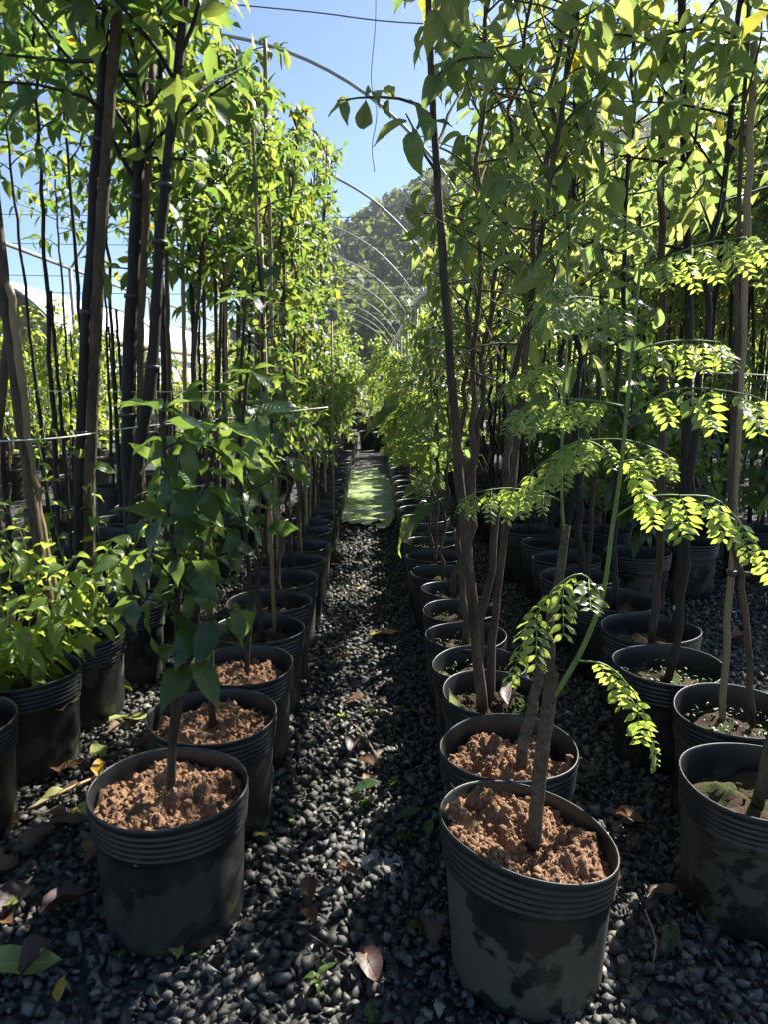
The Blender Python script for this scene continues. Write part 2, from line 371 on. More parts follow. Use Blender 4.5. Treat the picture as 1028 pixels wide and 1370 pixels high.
# gaps in the canopy: (target point, radius) lines towards the sun kept free of leaves
GAPS = [((0.33, 1.42, 0.33), 0.17), ((0.34, 1.77, 0.30), 0.12), ((-0.47, 1.6, 0.33), 0.16), ((-0.45, 1.97, 0.33), 0.13), ((-0.42, 2.33, 0.31), 0.10),
        ((0.60, 1.37, 1.02), 0.13), ((0.36, 1.37, 0.84), 0.10), ((0.50, 1.38, 0.63), 0.08), ((0.66, 1.4, 1.2), 0.10),
        ((-0.03, 2.36, 0.02), 0.16), ((-0.02, 2.02, 0.02), 0.11), ((-0.04, 1.66, 0.02), 0.06), ((-0.05, 2.75, 0.02), 0.08), ((-0.02, 3.4, 0.02), 0.12), ((-0.1, 4.3, 0.02), 0.15), ((0.0, 8.2, 0.02), 0.35), ((-0.1, 5.6, 0.02), 0.15),
        ((-0.92, 2.65, 0.02), 0.14), ((-0.86, 2.1, 0.02), 0.10), ((-0.85, 1.62, 0.02), 0.09), ((-0.42, 1.55, 1.08), 0.16), ((-0.36, 1.95, 1.1), 0.14), ((-1.12, 2.3, 0.6), 0.25), ((-1.1, 2.65, 0.8), 0.22), ((-0.75, 1.40, 0.02), 0.06),
        ((-0.39, 1.47, 0.17), 0.035), ((-0.12, 1.36, 0.02), 0.04), ((0.37, 2.42, 0.3), 0.10), ((0.36, 2.73, 0.3), 0.10), ((0.24, 2.03, 0.3), 0.06), ((-0.41, 1.42, 0.02), 0.04)]
GA = np.array([g[0] for g in GAPS]); GR = np.array([g[1] for g in GAPS]); GD = np.array(sd[:])
def thin(mats, root):
    if not len(mats) or root is None: return mats
    A = np.array(mats); c = A[:, :3, 3] + 0.5 * A[:, :3, 1] + np.array(root.location[:]); sz = np.linalg.norm(A[:, :3, 1], axis=1)
    v = c[:, None, :] - GA[None]; t = v @ GD; dist = np.linalg.norm(v - t[..., None] * GD, axis=2)
    hit = ((dist < GR[None] + 0.25 * sz[:, None]) & (t > 0.30 + GR[None])).any(axis=1)
    return [M for M, h in zip(mats, hit) if not h]
def frame(p, d, nrm, s):
    y = np.asarray(d, float); y = y / (np.linalg.norm(y) + 1e-9)
    z = np.asarray(nrm, float); z = z - y * (z @ y); l = np.linalg.norm(z)
    if l < 1e-3: z = np.array([1.0, 0.2, 0]); z = z - y * (z @ y); l = np.linalg.norm(z)
    z /= l; x = np.cross(y, z)
    M = np.eye(4); M[:3, 0] = x * s; M[:3, 1] = y * s; M[:3, 2] = z * s; M[:3, 3] = p
    return M
def leaf_objects(mats, key, parent, rng, limit=300, name='leaf'):
    meshes = LEAF[key][0]
    mats = thin(list(mats), parent)
    for M in mats[:limit]:
        obj(name, rng.choice(meshes), parent, Matrix(M.tolist()))
    if len(mats) > limit:
        obj('foliage', leaf_mesh(mats[limit:], key), parent, kind='stuff')
def leaf_mesh(mats, key, name='foliage'):
    far = LEAF[key][1]; Vs = []; Fs = []; Us = []; n = 0
    A = np.array(mats)
    for i, (V, F, UV) in enumerate(far):
        sub = A[i::len(far)]
        if not len(sub): continue
        W = np.einsum('mij,kj->mki', sub[:, :3, :3], V) + sub[:, None, :3, 3]
        m, k = W.shape[:2]
        Vs.append(W.reshape(-1, 3)); Fs.append((F[None] + (np.arange(m) * k)[:, None, None] + n).reshape(-1, 4))
        Us.append(np.tile(UV, (m, 1))); n += m * k
    return make_mesh(name, np.concatenate(Vs), [np.concatenate(Fs)], LEAF[key][2], np.concatenate(Us))

# ------------------------------------------------------------------ pots and soil
H = 0.33
def pot_deform(th, seed):
    r = random.Random(seed); a, b, c = r.uniform(0, 6), r.uniform(0, 6), r.uniform(0, 6)
    k = r.uniform(0.010, 0.028)
    return lambda t, f: 1 + f * (k * math.cos(2 * t + a) + 0.010 * math.cos(3 * t + b) + 0.005 * math.cos(5 * t + c))
def pot_mesh(seed, rad=0.18, h=H, seg=56, tilt=0.0, lean=0.0, mat='pot_plastic'):
    dfm = pot_deform(None, seed); rg = random.Random(seed + 5)
    prof = [(0.0, 0.004), (0.77, 0.0), (0.845, 0.006), (0.872, 0.024)]
    for i in range(1, 7): f = i / 6; prof.append((0.872 + 0.06 * f, 0.022 + (0.745 - 0.07) * f * 1.0))
    zz = prof[-1][1]
    prof.append((0.938, 0.715)); prof.append((0.945, 0.722)); prof.append((0.962, 0.730))
    z = 0.742
    for i in range(5):
        for k, dr in ((0, 0.0), (0.28, 0.022), (0.62, 0.024), (0.92, 0.002)):
            prof.append((0.952 + 0.007 * i + dr, z + 0.040 * k))
        z += 0.041
    prof += [(0.992, z + 0.006), (1.004, z + 0.02), (1.006, z + 0.043), (0.998, 1.0), (0.985, 1.0), (0.975, 0.985), (0.955, 0.90), (0.93, 0.75), (0.90, 0.55)]
    V = []
    dent = [(rg.uniform(0, 6.28), rg.uniform(0.2, 0.7), rg.uniform(-0.012, 0.010)) for _ in range(5)]
    for (r, zf) in prof:
        for j in range(seg):
            t = 2 * PI * j / seg
            f = dfm(t, 0.3 + 0.7 * zf)
            for (ta, zc, am) in dent:
                dt = (t - ta + PI) % (2 * PI) - PI
                f += am * math.exp(-(dt / 0.45) ** 2 - ((zf - zc) / 0.22) ** 2)
            x = r * rad * f * math.cos(t); y = r * rad * f * math.sin(t)
            zz = zf * h + tilt * x * zf + 0.004 * math.sin(2 * t + seed) * zf ** 3
            V.append((x + lean * zz, y, zz))
    n = len(prof); i = np.arange(n - 1)[:, None] * seg; j = np.arange(seg)[None]; j2 = (j + 1) % seg
    F = np.stack([i + j, i + j2, i + seg + j2, i + seg + j], -1).reshape(-1, 4)
    return make_mesh('pot', V, [F], mat)
ICO_V = None
def ico(sub=1):
    import bmesh
    bm = bmesh.new(); bmesh.ops.create_icosphere(bm, subdivisions=sub, radius=1.0)
    V = np.array([v.co[:] for v in bm.verts]); F = np.array([[v.index for v in f.verts] for f in bm.faces]); bm.free()
    return V, F
ICO1 = ico(1); ICO2 = ico(2)
def soil_mesh(seed, rad=0.18, level=0.86, mat='soil_old', hero=False, tilt=0.0, lean=0.0, h=H, amp=0.02, crumbs=70, mound=0.02):
    dfm = pot_deform(None, seed); rg = np.random.RandomState(seed)
    nr, seg = (64, 170) if hero else (12, 40)
    V = []; off = Vector((seed * 3.1, seed * 1.7, 0.3))
    def hgt(x, y):
        p = Vector((x, y, 0))
        a = noise.turbulence(p * 15 + off, 3, False) - 0.5
        q = (x * x + y * y) / (rad * rad)
        v = amp * 1.5 * a + mound * (1 - q)
        if hero:
            c = noise.turbulence(p * 48 + off * 2, 3, True)
            v += 0.55 * amp * (c - 0.6) + 0.0042 * noise.noise(p * 160 + off) + 0.0028 * noise.noise(p * 330 + off)
        return v
    for i in range(nr + 1):
        f = i / nr
        for j in range(seg):
            t = 2 * PI * j / seg; rr = 0.962 * rad * f * dfm(t, 0.9)
            x, y = rr * math.cos(t), rr * math.sin(t)
            z = level * h + hgt(x, y) - 0.10 * max(0, f - 0.93) + tilt * x * level
            V.append((x + lean * z, y, z))
    i = np.arange(nr)[:, None] * seg; j = np.arange(seg)[None]; j2 = (j + 1) % seg
    F = np.stack([i + j, i + j2, i + seg + j2, i + seg + j], -1).reshape(-1, 4)
    mb = MB(); mb.add(V, F)
    IV, IF = ICO1
    for _ in range(crumbs * (5 if hero else 1)):
        a = rg.rand() * 6.283; r = rad * 0.92 * math.sqrt(rg.rand()); x, y = r * math.cos(a), r * math.sin(a)
        s = rad * (0.010 + 0.040 * rg.rand() ** 4); z = level * h + hgt(x, y) + tilt * x * level + s * 0.3
        W = IV * (1 + 0.45 * (rg.rand(len(IV), 1) - 0.5) * 2) * s * (0.6 + 0.8 * rg.rand(3))
        mb.add(W + np.array([x + lean * z, y, z]), IF)
    if hero:   # root fibres
        for _ in range(26):
            a = rg.rand() * 6.283; r = rad * 0.8 * math.sqrt(rg.rand()); x, y = r * math.cos(a), r * math.sin(a); b = rg.rand() * 6.283; l = 0.01 + 0.03 * rg.rand()
            P = []
            for q in (-1, -0.3, 0.4, 1):
                xx = x + q * l * math.cos(b) + 0.004 * rg.randn(); yy = y + q * l * math.sin(b); P.append((xx, yy, level * h + hgt(xx, yy) + tilt * xx * level + 0.003 + 0.004 * rg.rand()))
            mb.tube(P, 0.0007, 3)
    me = mb.mesh('soil', mat, smooth=not hero)
    return me
POTS = [pot_mesh(100 + i, seg=44) for i in range(5)]
SOILS = [soil_mesh(100 + i, level=0.80 - 0.02 * (i % 3), crumbs=50) for i in range(5)]
def weeds_mats(rng, n, rad=0.15, z=0.268, s=0.018):
    out = []
    for _ in range(n):
        a = rng.uniform(0, 6.28); r = rad * math.sqrt(rng.random()); b = rng.uniform(0, 6.28)
        out.append(frame((r * math.cos(a), r * math.sin(a), z + rng.uniform(0, 0.02)), (math.cos(b), math.sin(b), rng.uniform(0.1, 1)), (0, 0, 1), s * rng.uniform(0.5, 1.5)))
    return out
WEEDS = [leaf_mesh(weeds_mats(random.Random(i), 110, s=0.014), 'small', 'weeds') for i in range(3)]

def add_pot(root, i, rad=None, scale=1.0, weeds=False):
    M = Matrix.Rotation((i * 2.399) % 6.28, 4, 'Z') @ Matrix.Scale(scale, 4)
    obj('pot', POTS[i % 5], root, M); obj('soil', SOILS[i % 5], root, M)
    if weeds: obj('weeds', WEEDS[i % 3], root, M, kind='stuff')
def add_own_pot(root, seed, rad=0.18, level=0.88, tilt=0.0, lean=0.0, amp=0.02, crumbs=260, mat='soil_fresh', mound=0.02, pmat='pot_plastic'):
    obj('pot', pot_mesh(seed, rad, seg=96, tilt=tilt, lean=lean, mat=pmat), root)
    obj('soil', soil_mesh(seed, rad, level, mat, True, tilt, lean, amp=amp, crumbs=crumbs, mound=mound), root)

# ------------------------------------------------------------------ plant growth
def smooth_path(pts, n=10, jit=0.0, rng=None):
    P = np.asarray(pts, float)
    if len(P) < 3: 
        t = np.linspace(0, 1, n)[:, None]; Q = P[0] * (1 - t) + P[-1] * t
    else:
        Q = []; m = len(P); e = np.vstack([2 * P[0] - P[1], P, 2 * P[-1] - P[-2]])
        per = max(2, n // (m - 1))
        for i in range(m - 1):
            p0, p1, p2, p3 = e[i:i + 4]
            for k in range(per):
                t = k / per
                Q.append(0.5 * (2 * p1 + (p2 - p0) * t + (2 * p0 - 5 * p1 + 4 * p2 - p3) * t * t + (3 * p1 - p0 - 3 * p2 + p3) * t ** 3))
        Q.append(P[-1]); Q = np.array(Q)
    if jit and rng:
        J = np.array([[rng.gauss(0, jit), rng.gauss(0, jit), 0] for _ in Q]); J[0] = 0; Q = Q + J
    return Q
def at_path(Q, f):
    x = f * (len(Q) - 1); i = min(int(x), len(Q) - 2); u = x - i
    d = Q[i + 1] - Q[i]
    return Q[i] * (1 - u) + Q[i + 1] * u, d / (np.linalg.norm(d) + 1e-9)
def branch(p, d, length, rng, n=6, sag=0.25, wob=0.12):
    P = [np.array(p, float)]; d = np.array(d, float)
    for i in range(n - 1):
        d = d + np.array([rng.gauss(0, wob), rng.gauss(0, wob), rng.gauss(0, wob) - sag / n]); d /= np.linalg.norm(d)
        P.append(P[-1] + d * length / (n - 1))
    return np.array(P)
def leaves_on(Q, rng, n, size, f0=0.25, droop=0.4, spread=0.9, up=0.8, bias=None):
    out = []; a = rng.uniform(0, 6.28)
    for i in range(n):
        f = f0 + (1 - f0) * (i + rng.random() * 0.5) / n
        p, d = at_path(Q, min(f, 1.0)); a += 2.4 + rng.gauss(0, 0.4)
        u = np.cross(d, [0, 0, 1.0]); u = u / (np.linalg.norm(u) + 1e-6) if np.linalg.norm(u) > 0.1 else np.array([1.0, 0, 0])
        v = np.cross(u, d)
        side = math.cos(a) * u + math.sin(a) * v
        ld = d * 0.45 + side * spread + np.array([0, 0, -droop * rng.uniform(0.2, 1.6)])
        nr = np.array([rng.gauss(0, 0.35), rng.gauss(0, 0.35), up]) + d * 0.3
        if rng.random() < 0.15: nr = np.array([rng.gauss(0, 1), rng.gauss(0, 1), 0.3])
        out.append(frame(p, ld, nr, size * rng.uniform(0.55, 1.2)))
    return out
def crown(Q, rng, z0, z1, nb, blen, nleaf, size, e0=35, sag=0.3, droop=0.4, wood=None, r=0.004, f0=0.2, tipleaves=6):
    """branches off the stem path between heights z0 and z1 -> leaf matrices; twigs go to wood"""
    L = []; a = rng.uniform(0, 6.28); zs = Q[:, 2]
    for i in range(nb):
        z = z0 + (z1 - z0) * (i + rng.random()) / nb
        k = np.interp(z, zs, np.arange(len(zs))); p, d = at_path(Q, k / (len(Q) - 1)); a += 2.4 + rng.gauss(0, 0.5)
        e = R(e0 + rng.gauss(0, 16)); ln = blen * rng.uniform(0.55, 1.2) * (1.0 - 0.45 * (z - z0) / (z1 - z0 + 1e-6))
        B = branch(p, (math.cos(a) * math.cos(e), math.sin(a) * math.cos(e), math.sin(e)), ln, rng, sag=sag)
        if wood is not None: wood.tube(B, np.linspace(r, r * 0.35, len(B)), 5, False)
        L += leaves_on(B, rng, nleaf, size, f0, droop)
    p, d = at_path(Q, 1.0)
    for i in range(tipleaves):
        a += 2.4; L.append(frame(p, (math.cos(a), math.sin(a), 0.5), (0, 0, 1), size * rng.uniform(0.5, 1)))
    return L

# compound (feathery) leaf: rachis with hanging pinnae of paired leaflets
def feather_leaf(root, rachis, rng, npin=6, plen=0.11, pairs=6, hang=0.75, objects=True, wood=None, lsize=0.026, wide=0.0):
    Q = smooth_path(rachis, 14); mats = []
    mb = wood if wood is not None else MB()
    mb.tube(Q, np.linspace(0.0022, 0.0010, len(Q)), 5)
    for i in range(npin):
        f = 0.22 + 0.78 * i / (npin - 1); p, d = at_path(Q, min(f, 0.999))
        s = 1 if i % 2 else -1
        side = np.cross(d, [0, 0, 1.0]); side /= np.linalg.norm(side) + 1e-6
        ln = plen * (0.65 + 0.5 * math.sin(PI * (0.15 + 0.7 * i / (npin - 1)))) * rng.uniform(0.85, 1.1)
        for ss in ((s,) if wide == 0 else (1, -1)):
            pd = d * 0.45 + side * ss * (0.55 + wide) + np.array([0, 0, -hang * rng.uniform(0.6, 1.1)])
            if i == npin - 1 and wide == 0: pd = d + np.array([0, 0, -0.3])
            pd /= np.linalg.norm(pd)
            B = branch(p, pd, ln, rng, 6, sag=0.5, wob=0.05)
            mb.tube(B, np.linspace(0.0011, 0.0006, len(B)), 4, False)
            nrm = np.cross(np.cross(pd, [0, 0, 1.0]), pd) + np.array([rng.gauss(0, .25), rng.gauss(0, .25), 0.3]) + side * ss * 0.4
            for k in range(pairs):
                q, dd = at_path(B, min(0.999, 0.12 + 0.86 * k / (pairs - 1)))
                lat = np.cross(dd, nrm); lat /= np.linalg.norm(lat) + 1e-6
                sz = lsize * (0.7 + 0.45 * math.sin(PI * (0.2 + 0.75 * k / (pairs - 1)))) * rng.uniform(0.85, 1.15)
                for sg in (1, -1):
                    ld = dd * 0.55 + lat * sg * 0.9 + np.array([rng.gauss(0, .1), rng.gauss(0, .1), rng.gauss(0, .15)])
                    mats.append(frame(q, ld, nrm + np.array([rng.gauss(0, .25), rng.gauss(0, .25), rng.gauss(0, .25)]), sz))
    if not objects: return mats
    lf = obj('leaf', mb.mesh('leaf_rachis', 'stem_green'), root)
    for M in mats: obj('leaflet', rng.choice(LEAF['feather'][0]), lf, Matrix(M.tolist()))
    return mats

ORD = ['first', 'second', 'third', 'fourth', 'fifth', 'sixth', 'seventh', 'eighth', 'ninth', 'tenth', 'eleventh', 'twelfth']

# ------------------------------------------------------------------ the setting: ground, gravel, puddles, hill
def ground():
    xs = np.concatenate([np.linspace(-600, -20, 12), np.linspace(-15, 15, 31), np.linspace(20, 600, 12)])
    ys = np.concatenate([np.linspace(-60, -5, 6), np.linspace(-2, 30, 33), np.linspace(40, 700, 20)])
    X, Y = np.meshgrid(xs, ys); V = np.stack([X.ravel(), Y.ravel(), np.zeros(X.size)], -1)
    nx = len(xs); i = np.arange(len(ys) - 1)[:, None] * nx; j = np.arange(nx - 1)[None]
    F = np.stack([i + j, i + j + 1, i + nx + j + 1, i + nx + j], -1).reshape(-1, 4)
    structure('ground', make_mesh('ground', V, [F], 'ground_gravel'))
ground()
def gravel():
    rg = np.random.RandomState(4)
    import bmesh
    var = []
    for i in range(16):
        bm = bmesh.new()
        P = rg.randn(8, 3); P /= np.linalg.norm(P, axis=1)[:, None]; P *= np.array([1.0, 0.6 + 0.35 * rg.rand(), 0.45 + 0.35 * rg.rand()])
        for p in P: bm.verts.new(p)
        r = bmesh.ops.convex_hull(bm, input=bm.verts)
        bm.verts.index_update()
        var.append((np.array([v.co[:] for v in bm.verts]), np.array([[v.index for v in f.verts] for f in bm.faces]))); bm.free()
    pos = []; siz = []
    for (y0, y1, x0, x1, sp, s0, s1) in ((0.75, 2.9, -1.5, 1.5, 0.0205, 0.0090, 0.0270), (2.9, 5.2, -2.0, 2.5, 0.029, 0.012, 0.025), (5.2, 7.4, -1.2, 2.6, 0.038, 0.015, 0.030)):
        X, Y = np.meshgrid(np.arange(x0, x1, sp), np.arange(y0, y1, sp)); P = np.stack([X.ravel(), Y.ravel()], -1)
        P += (rg.rand(*P.shape) - 0.5) * sp * 1.6; q = s0 + (s1 - s0) * rg.rand(len(P)) ** 1.7
        pos.append(np.column_stack([P, 0.002 + 0.014 * rg.rand(len(P))])); siz.append(q)
    pos = np.concatenate(pos); siz = np.concatenate(siz); m = len(pos)
    q = rg.randn(m, 4); q[:, 1:3] *= 0.5; q /= np.linalg.norm(q, axis=1)[:, None]; a, b, c, e = q.T
    M = np.stack([1 - 2 * (c * c + e * e), 2 * (b * c - e * a), 2 * (b * e + c * a), 2 * (b * c + e * a), 1 - 2 * (b * b + e * e), 2 * (c * e - b * a),
                  2 * (b * e - c * a), 2 * (c * e + b * a), 1 - 2 * (b * b + c * c)], -1).reshape(-1, 3, 3)
    pick = rg.randint(0, 16, m); Vs = []; Fs = []; n = 0
    for i, (IV, IF) in enumerate(var):
        k = pick == i; W = np.einsum('mij,kj->mki', M[k], IV) * siz[k][:, None, None] + pos[k][:, None, :]
        Vs.append(W.reshape(-1, 3)); Fs.append((IF[None] + (np.arange(k.sum()) * len(IV))[:, None, None]).reshape(-1, 3) + n); n += len(Vs[-1])
    o = obj('gravel', make_mesh('gravel', np.concatenate(Vs), [np.concatenate(Fs)], 'gravel_stone', smooth=False), kind='stuff')
    o['label'] = 'dark grey crushed stone gravel covering the path between the pots'; o['category'] = 'gravel'
gravel()
def blob_sheet(name, cx, cy, rx, ry, z, mat, seed, seg=120):
    V = [(0, 0, 0)]
    for i in range(seg):
        t = 2 * PI * i / seg; f = 1 + 0.5 * noise.noise(Vector((math.cos(t) * 1.6, math.sin(t) * 1.6, seed))) + 0.25 * noise.noise(Vector((math.cos(t) * 6, math.sin(t) * 6, seed))) + 0.12 * noise.noise(Vector((math.cos(t) * 17, math.sin(t) * 17, seed)))
        V.append((rx * f * math.cos(t), ry * f * math.sin(t), 0))
    F = [(0, 1 + i, 1 + (i + 1) % seg) for i in range(seg)]
    o = structure(name, make_mesh(name, V, [F], mat)); o.location = (cx, cy, z)
    return o
blob_sheet('puddle', 0.03, 1.76, 0.06, 0.07, 0.0105, 'puddle_water', 1.3)
blob_sheet('puddle', 0.22, 2.14, 0.03, 0.06, 0.0105, 'puddle_water', 4.3)
blob_sheet('puddle', 0.66, 2.15, 0.05, 0.13, 0.0105, 'puddle_water', 7.3)
blob_sheet('duckweed_pool', 0.0, 8.3, 0.46, 1.7, 0.034, 'duckweed', 2.2)
blob_sheet('duckweed_pool', -0.05, 6.55, 0.12, 0.25, 0.036, 'duckweed', 5.2)
blob_sheet('duckweed_pool', 0.09, 6.25, 0.06, 0.12, 0.036, 'duckweed', 6.7)

def hill():
    def hz(x, y):
        a = 150 * math.exp(-((x - 330) / 260) ** 2 - ((y - 560) / 230) ** 2)
        b = 66 * math.exp(-((x - 95) / 115) ** 2 - ((y - 430) / 120) ** 2)
        c = 30 * math.exp(-((x + 30) / 90) ** 2 - ((y - 470) / 110) ** 2)
        return a + b + c + 5 * noise.noise(Vector((x * 0.012, y * 0.012, 3))) - 4
    xs = np.linspace(-420, 620, 60); ys = np.linspace(190, 690, 40); V = [(x, y, hz(x, y)) for y in ys for x in xs]
    nx = len(xs); i = np.arange(len(ys) - 1)[:, None] * nx; j = np.arange(nx - 1)[None]
    F = np.stack([i + j, i + j + 1, i + nx + j + 1, i + nx + j], -1).reshape(-1, 4)
    plain_mat('hill_soil', (0.03, 0.045, 0.015), (0.06, 0.07, 0.03), 0.05, 0.9, 0)
    structure('hill', make_mesh('hill', V, [F], 'hill_soil'))
    rg = np.random.RandomState(8); Vs = []; n = 0
    # each tree: a lumpy crown of many small leaf sheets
    cnt = 0; C = []; S = []; Nn = []
    for _ in range(4200):
        y = 200 + 360 * rg.rand(); x = (-0.14 + 0.70 * rg.rand()) * y
        z = hz(x, y)
        if z < -2: continue
        rad = 4.0 + 4.5 * rg.rand() ** 2; hh = rad * (1.2 + 0.8 * rg.rand())
        k = 95
        u = rg.randn(k, 3); u[:, 1] = -np.abs(u[:, 1]) * 0.9 + 0.3 * u[:, 1]; u /= np.linalg.norm(u, axis=1)[:, None]
        lob = 1 + 0.32 * np.sin(u[:, 0] * 4 + rg.rand() * 6) * np.cos(u[:, 2] * 4 + rg.rand() * 6)
        C.append(np.array([x, y, z + hh * 0.8]) + u * lob[:, None] * np.array([rad, rad, hh * 0.75])); S.append(np.full(k, rad * 0.26)); Nn.append(u)
    C = np.concatenate(C); S = np.concatenate(S) * (0.6 + 0.8 * rg.rand(len(C))); Nn = np.concatenate(Nn) + 0.6 * rg.randn(len(C), 3)
    Nn /= np.linalg.norm(Nn, axis=1)[:, None]
    A = rg.randn(len(C), 3); A -= Nn * np.sum(A * Nn, 1)[:, None]; A /= np.linalg.norm(A, axis=1)[:, None]; B = np.cross(Nn, A)
    W = np.stack([C + A * S[:, None], C + B * S[:, None] * 0.7 + Nn * S[:, None] * 0.3, C - A * S[:, None], C - B * S[:, None] * 0.8], 1)
    F = np.arange(len(C) * 4).reshape(-1, 4)
    o = obj('hillside_forest', make_mesh('hillside_forest', W.reshape(-1, 3), [F], 'leaf_far', smooth=False), kind='stuff')
    o['label'] = 'dense dark green forest covering the distant hillside'; o['category'] = 'forest'
hill()

# ------------------------------------------------------------------ greenhouse frame, wires, white tunnel
HC, HR, HA = (-1.68, 1.30), 2.95, R(60)
def hoop_house():
    root = thing('greenhouse_frame', 'bare white hoop greenhouse frame arching over the far rows of pots', 'greenhouse', (HC[0], 7.2, 0))
    mb = MB(); a = np.linspace(-HA, HA, 33)
    pts = np.stack([HR * np.sin(a), 0 * a, HC[1] + HR * np.cos(a)], -1)
    mb.tube(pts, 0.016, 8); arch = mb.mesh('arch', 'galvanised')
    mp = MB(); mp.tube([(0, 0, -0.1), (0, 0, 1), (0, 0, 2.80)], 0.03, 8); post = mp.mesh('post', 'galvanised')
    ex = HR * math.sin(HA); D = [0, 3.8, 7.6, 11.4, 15.2, 19, 22.8, 26.6, 30.4]
    for d in D:
        obj('arch', arch, root, Matrix.Translation((0, d, 0)))
        for s in (-1, 1): obj('post', post, root, Matrix.Translation((s * ex, d, 0)))
    for s in (-1, 1):
        m = MB(); m.tube([(s * ex, -3.5 + 2 * k, 2.80 + 0.01 * math.sin(k)) for k in range(18)], 0.028, 8); obj('gutter_rail', m.mesh('gutter_rail', 'galvanised'), root)
    m = MB(); Q = [(ex + 0.05 + 0.03 * math.sin(k * 1.3), -1 + 1.0 * k, 2.68 + 0.05 * math.sin(k * 0.9)) for k in range(33)]
    m.tube(Q, [0.085 + 0.03 * math.sin(k * 2.1) for k in range(33)], 10); obj('rolled_film', m.mesh('rolled_film', 'film_roll'), root)
    m = MB(); m.box((-ex, 30.36, 1.86), (ex, 30.48, 2.0)); obj('end_beam', m.mesh('end_beam', 'timber', False), root)
    for k in range(7):
        m = MB(); x = -ex + 2 * ex * k / 6; m.box((x - 0.04, 30.49, 0), (x + 0.04, 30.57, 2.2)); obj('end_post', m.mesh('end_post', 'timber', False), root)
hoop_house()
def wire(label, pts, r=0.0022, mat='wire', name='wire', group=None, n=24):
    m = MB(); m.tube(smooth_path(pts, n), r, 5); thing(name, label, 'wire' if name == 'wire' else name, (0, 0, 0), group, m.mesh(name, mat))
for y, z in ((12.9, 3.90), (12.9, 3.45), (12.9, 2.95), (12.9, 2.68)):
    wire('thin straight wire strung across the nursery below the hoops', [(-9, y, z + 0.05), (-4, y, z - 0.02), (1, y, z - 0.02), (7, y, z + .03)], 0.006, group='cross wires under the hoops')
wire('thin overhead wire crossing high above the gravel path', [(-2.5, 5, 3.62), (-0.5, 5, 3.46), (0.6, 5, 3.38), (4, 5, 3.35)], 0.004)
wire('thin crinkled loose wire dangling high above the path', [(0.0, 5.05, 4.1), (0.03, 5.05, 3.5), (0.0, 5.04, 3.1), (0.035, 5.05, 2.9), (0.005, 5.05, 2.7), (0.02, 5.05, 2.55)], 0.003, n=30)
wire('sagging grey cable running from the hoop rail into the right canopy', [(0.4, 6.5, 3.2), (0.9, 5.8, 2.85), (1.5, 5.2, 2.75), (2.4, 5, 2.9)], 0.006)

def white_tunnel():
    root = thing('film_tunnel', 'white plastic film greenhouse tunnel far left behind the tall dark trunks', 'greenhouse', (-8.4, 15, 0))
    a = np.linspace(R(-80), R(80), 25); ys = np.linspace(0, 16, 17); V = []
    for y in ys:
        for t in a: V.append((2.8 * math.sin(t), y, 0.6 + 2.8 * math.cos(t) + 0.02 * math.sin(y * 3 + t * 5)))
    n = len(a); i = np.arange(len(ys) - 1)[:, None] * n; j = np.arange(n - 1)[None]
    F = np.stack([i + j, i + j + 1, i + n + j + 1, i + n + j], -1).reshape(-1, 4)
    obj('film_cover', make_mesh('film_cover', V, [F], 'film_white'), root)
    for y in (-0.02, 8, 15.9):
        m = MB(); m.tube([(2.83 * math.sin(t), y, 0.6 + 2.83 * math.cos(t)) for t in a], 0.03, 6); obj('arch', m.mesh('arch', 'galvanised'), root)
    m = MB(); m.box((2.72, -0.3, 1.98), (2.88, 16, 2.1)); obj('side_rail', m.mesh('side_rail', 'timber', False), root)
    for k in range(5):
        m = MB(); m.box((2.74, 4 * k - 0.2, 0), (2.86, 4 * k - 0.08, 1.98)); obj('post', m.mesh('post', 'timber', False), root)
white_tunnel()

# ------------------------------------------------------------------ row left of the path
LX = [-0.47, -0.455, -0.44, -0.435, -0.43]
def left_x(y): return float(np.interp(y, [1.6, 1.97, 2.4, 3.0, 9.5], [-0.47, -0.455, -0.44, -0.43, -0.42]))
def glossy_plant(root, rng, stems, nlow, size, side=0.12, ns=7):
    allm = []
    for (pts, r0) in stems:
        Q = smooth_path(pts, 14); mb = MB(); mb.tube(Q, np.linspace(r0, r0 * 0.45, len(Q)), 8)
        zs = Q[:, 2]
        allm += leaves_on(Q, rng, nlow, size, f0=0.42, droop=0.75, spread=1.0)
        for i in range(ns):
            f = 0.40 + 0.58 * i / ns; p, d = at_path(Q, f); a = rng.uniform(0, 6.28)
            B = branch(p, (math.cos(a) * 0.8, math.sin(a) * 0.8, 0.55), side * rng.uniform(0.6, 1.3), rng, 5, 0.2)
            mb.tube(B, np.linspace(0.003, 0.0015, len(B)), 5, False)
            allm += leaves_on(B, rng, 4, size, f0=0.35, droop=0.6)
        p, d = at_path(Q, 1.0)
        for i in range(5):
            a = i * 1.3 + rng.random(); allm.append(frame(p, (math.cos(a), math.sin(a), rng.uniform(-0.3, 0.5)), (0, 0, 1), size * rng.uniform(0.8, 1.2)))
        obj('stem', mb.mesh('stem', 'twig'), root)
    leaf_objects(allm, 'glossy', root, rng)

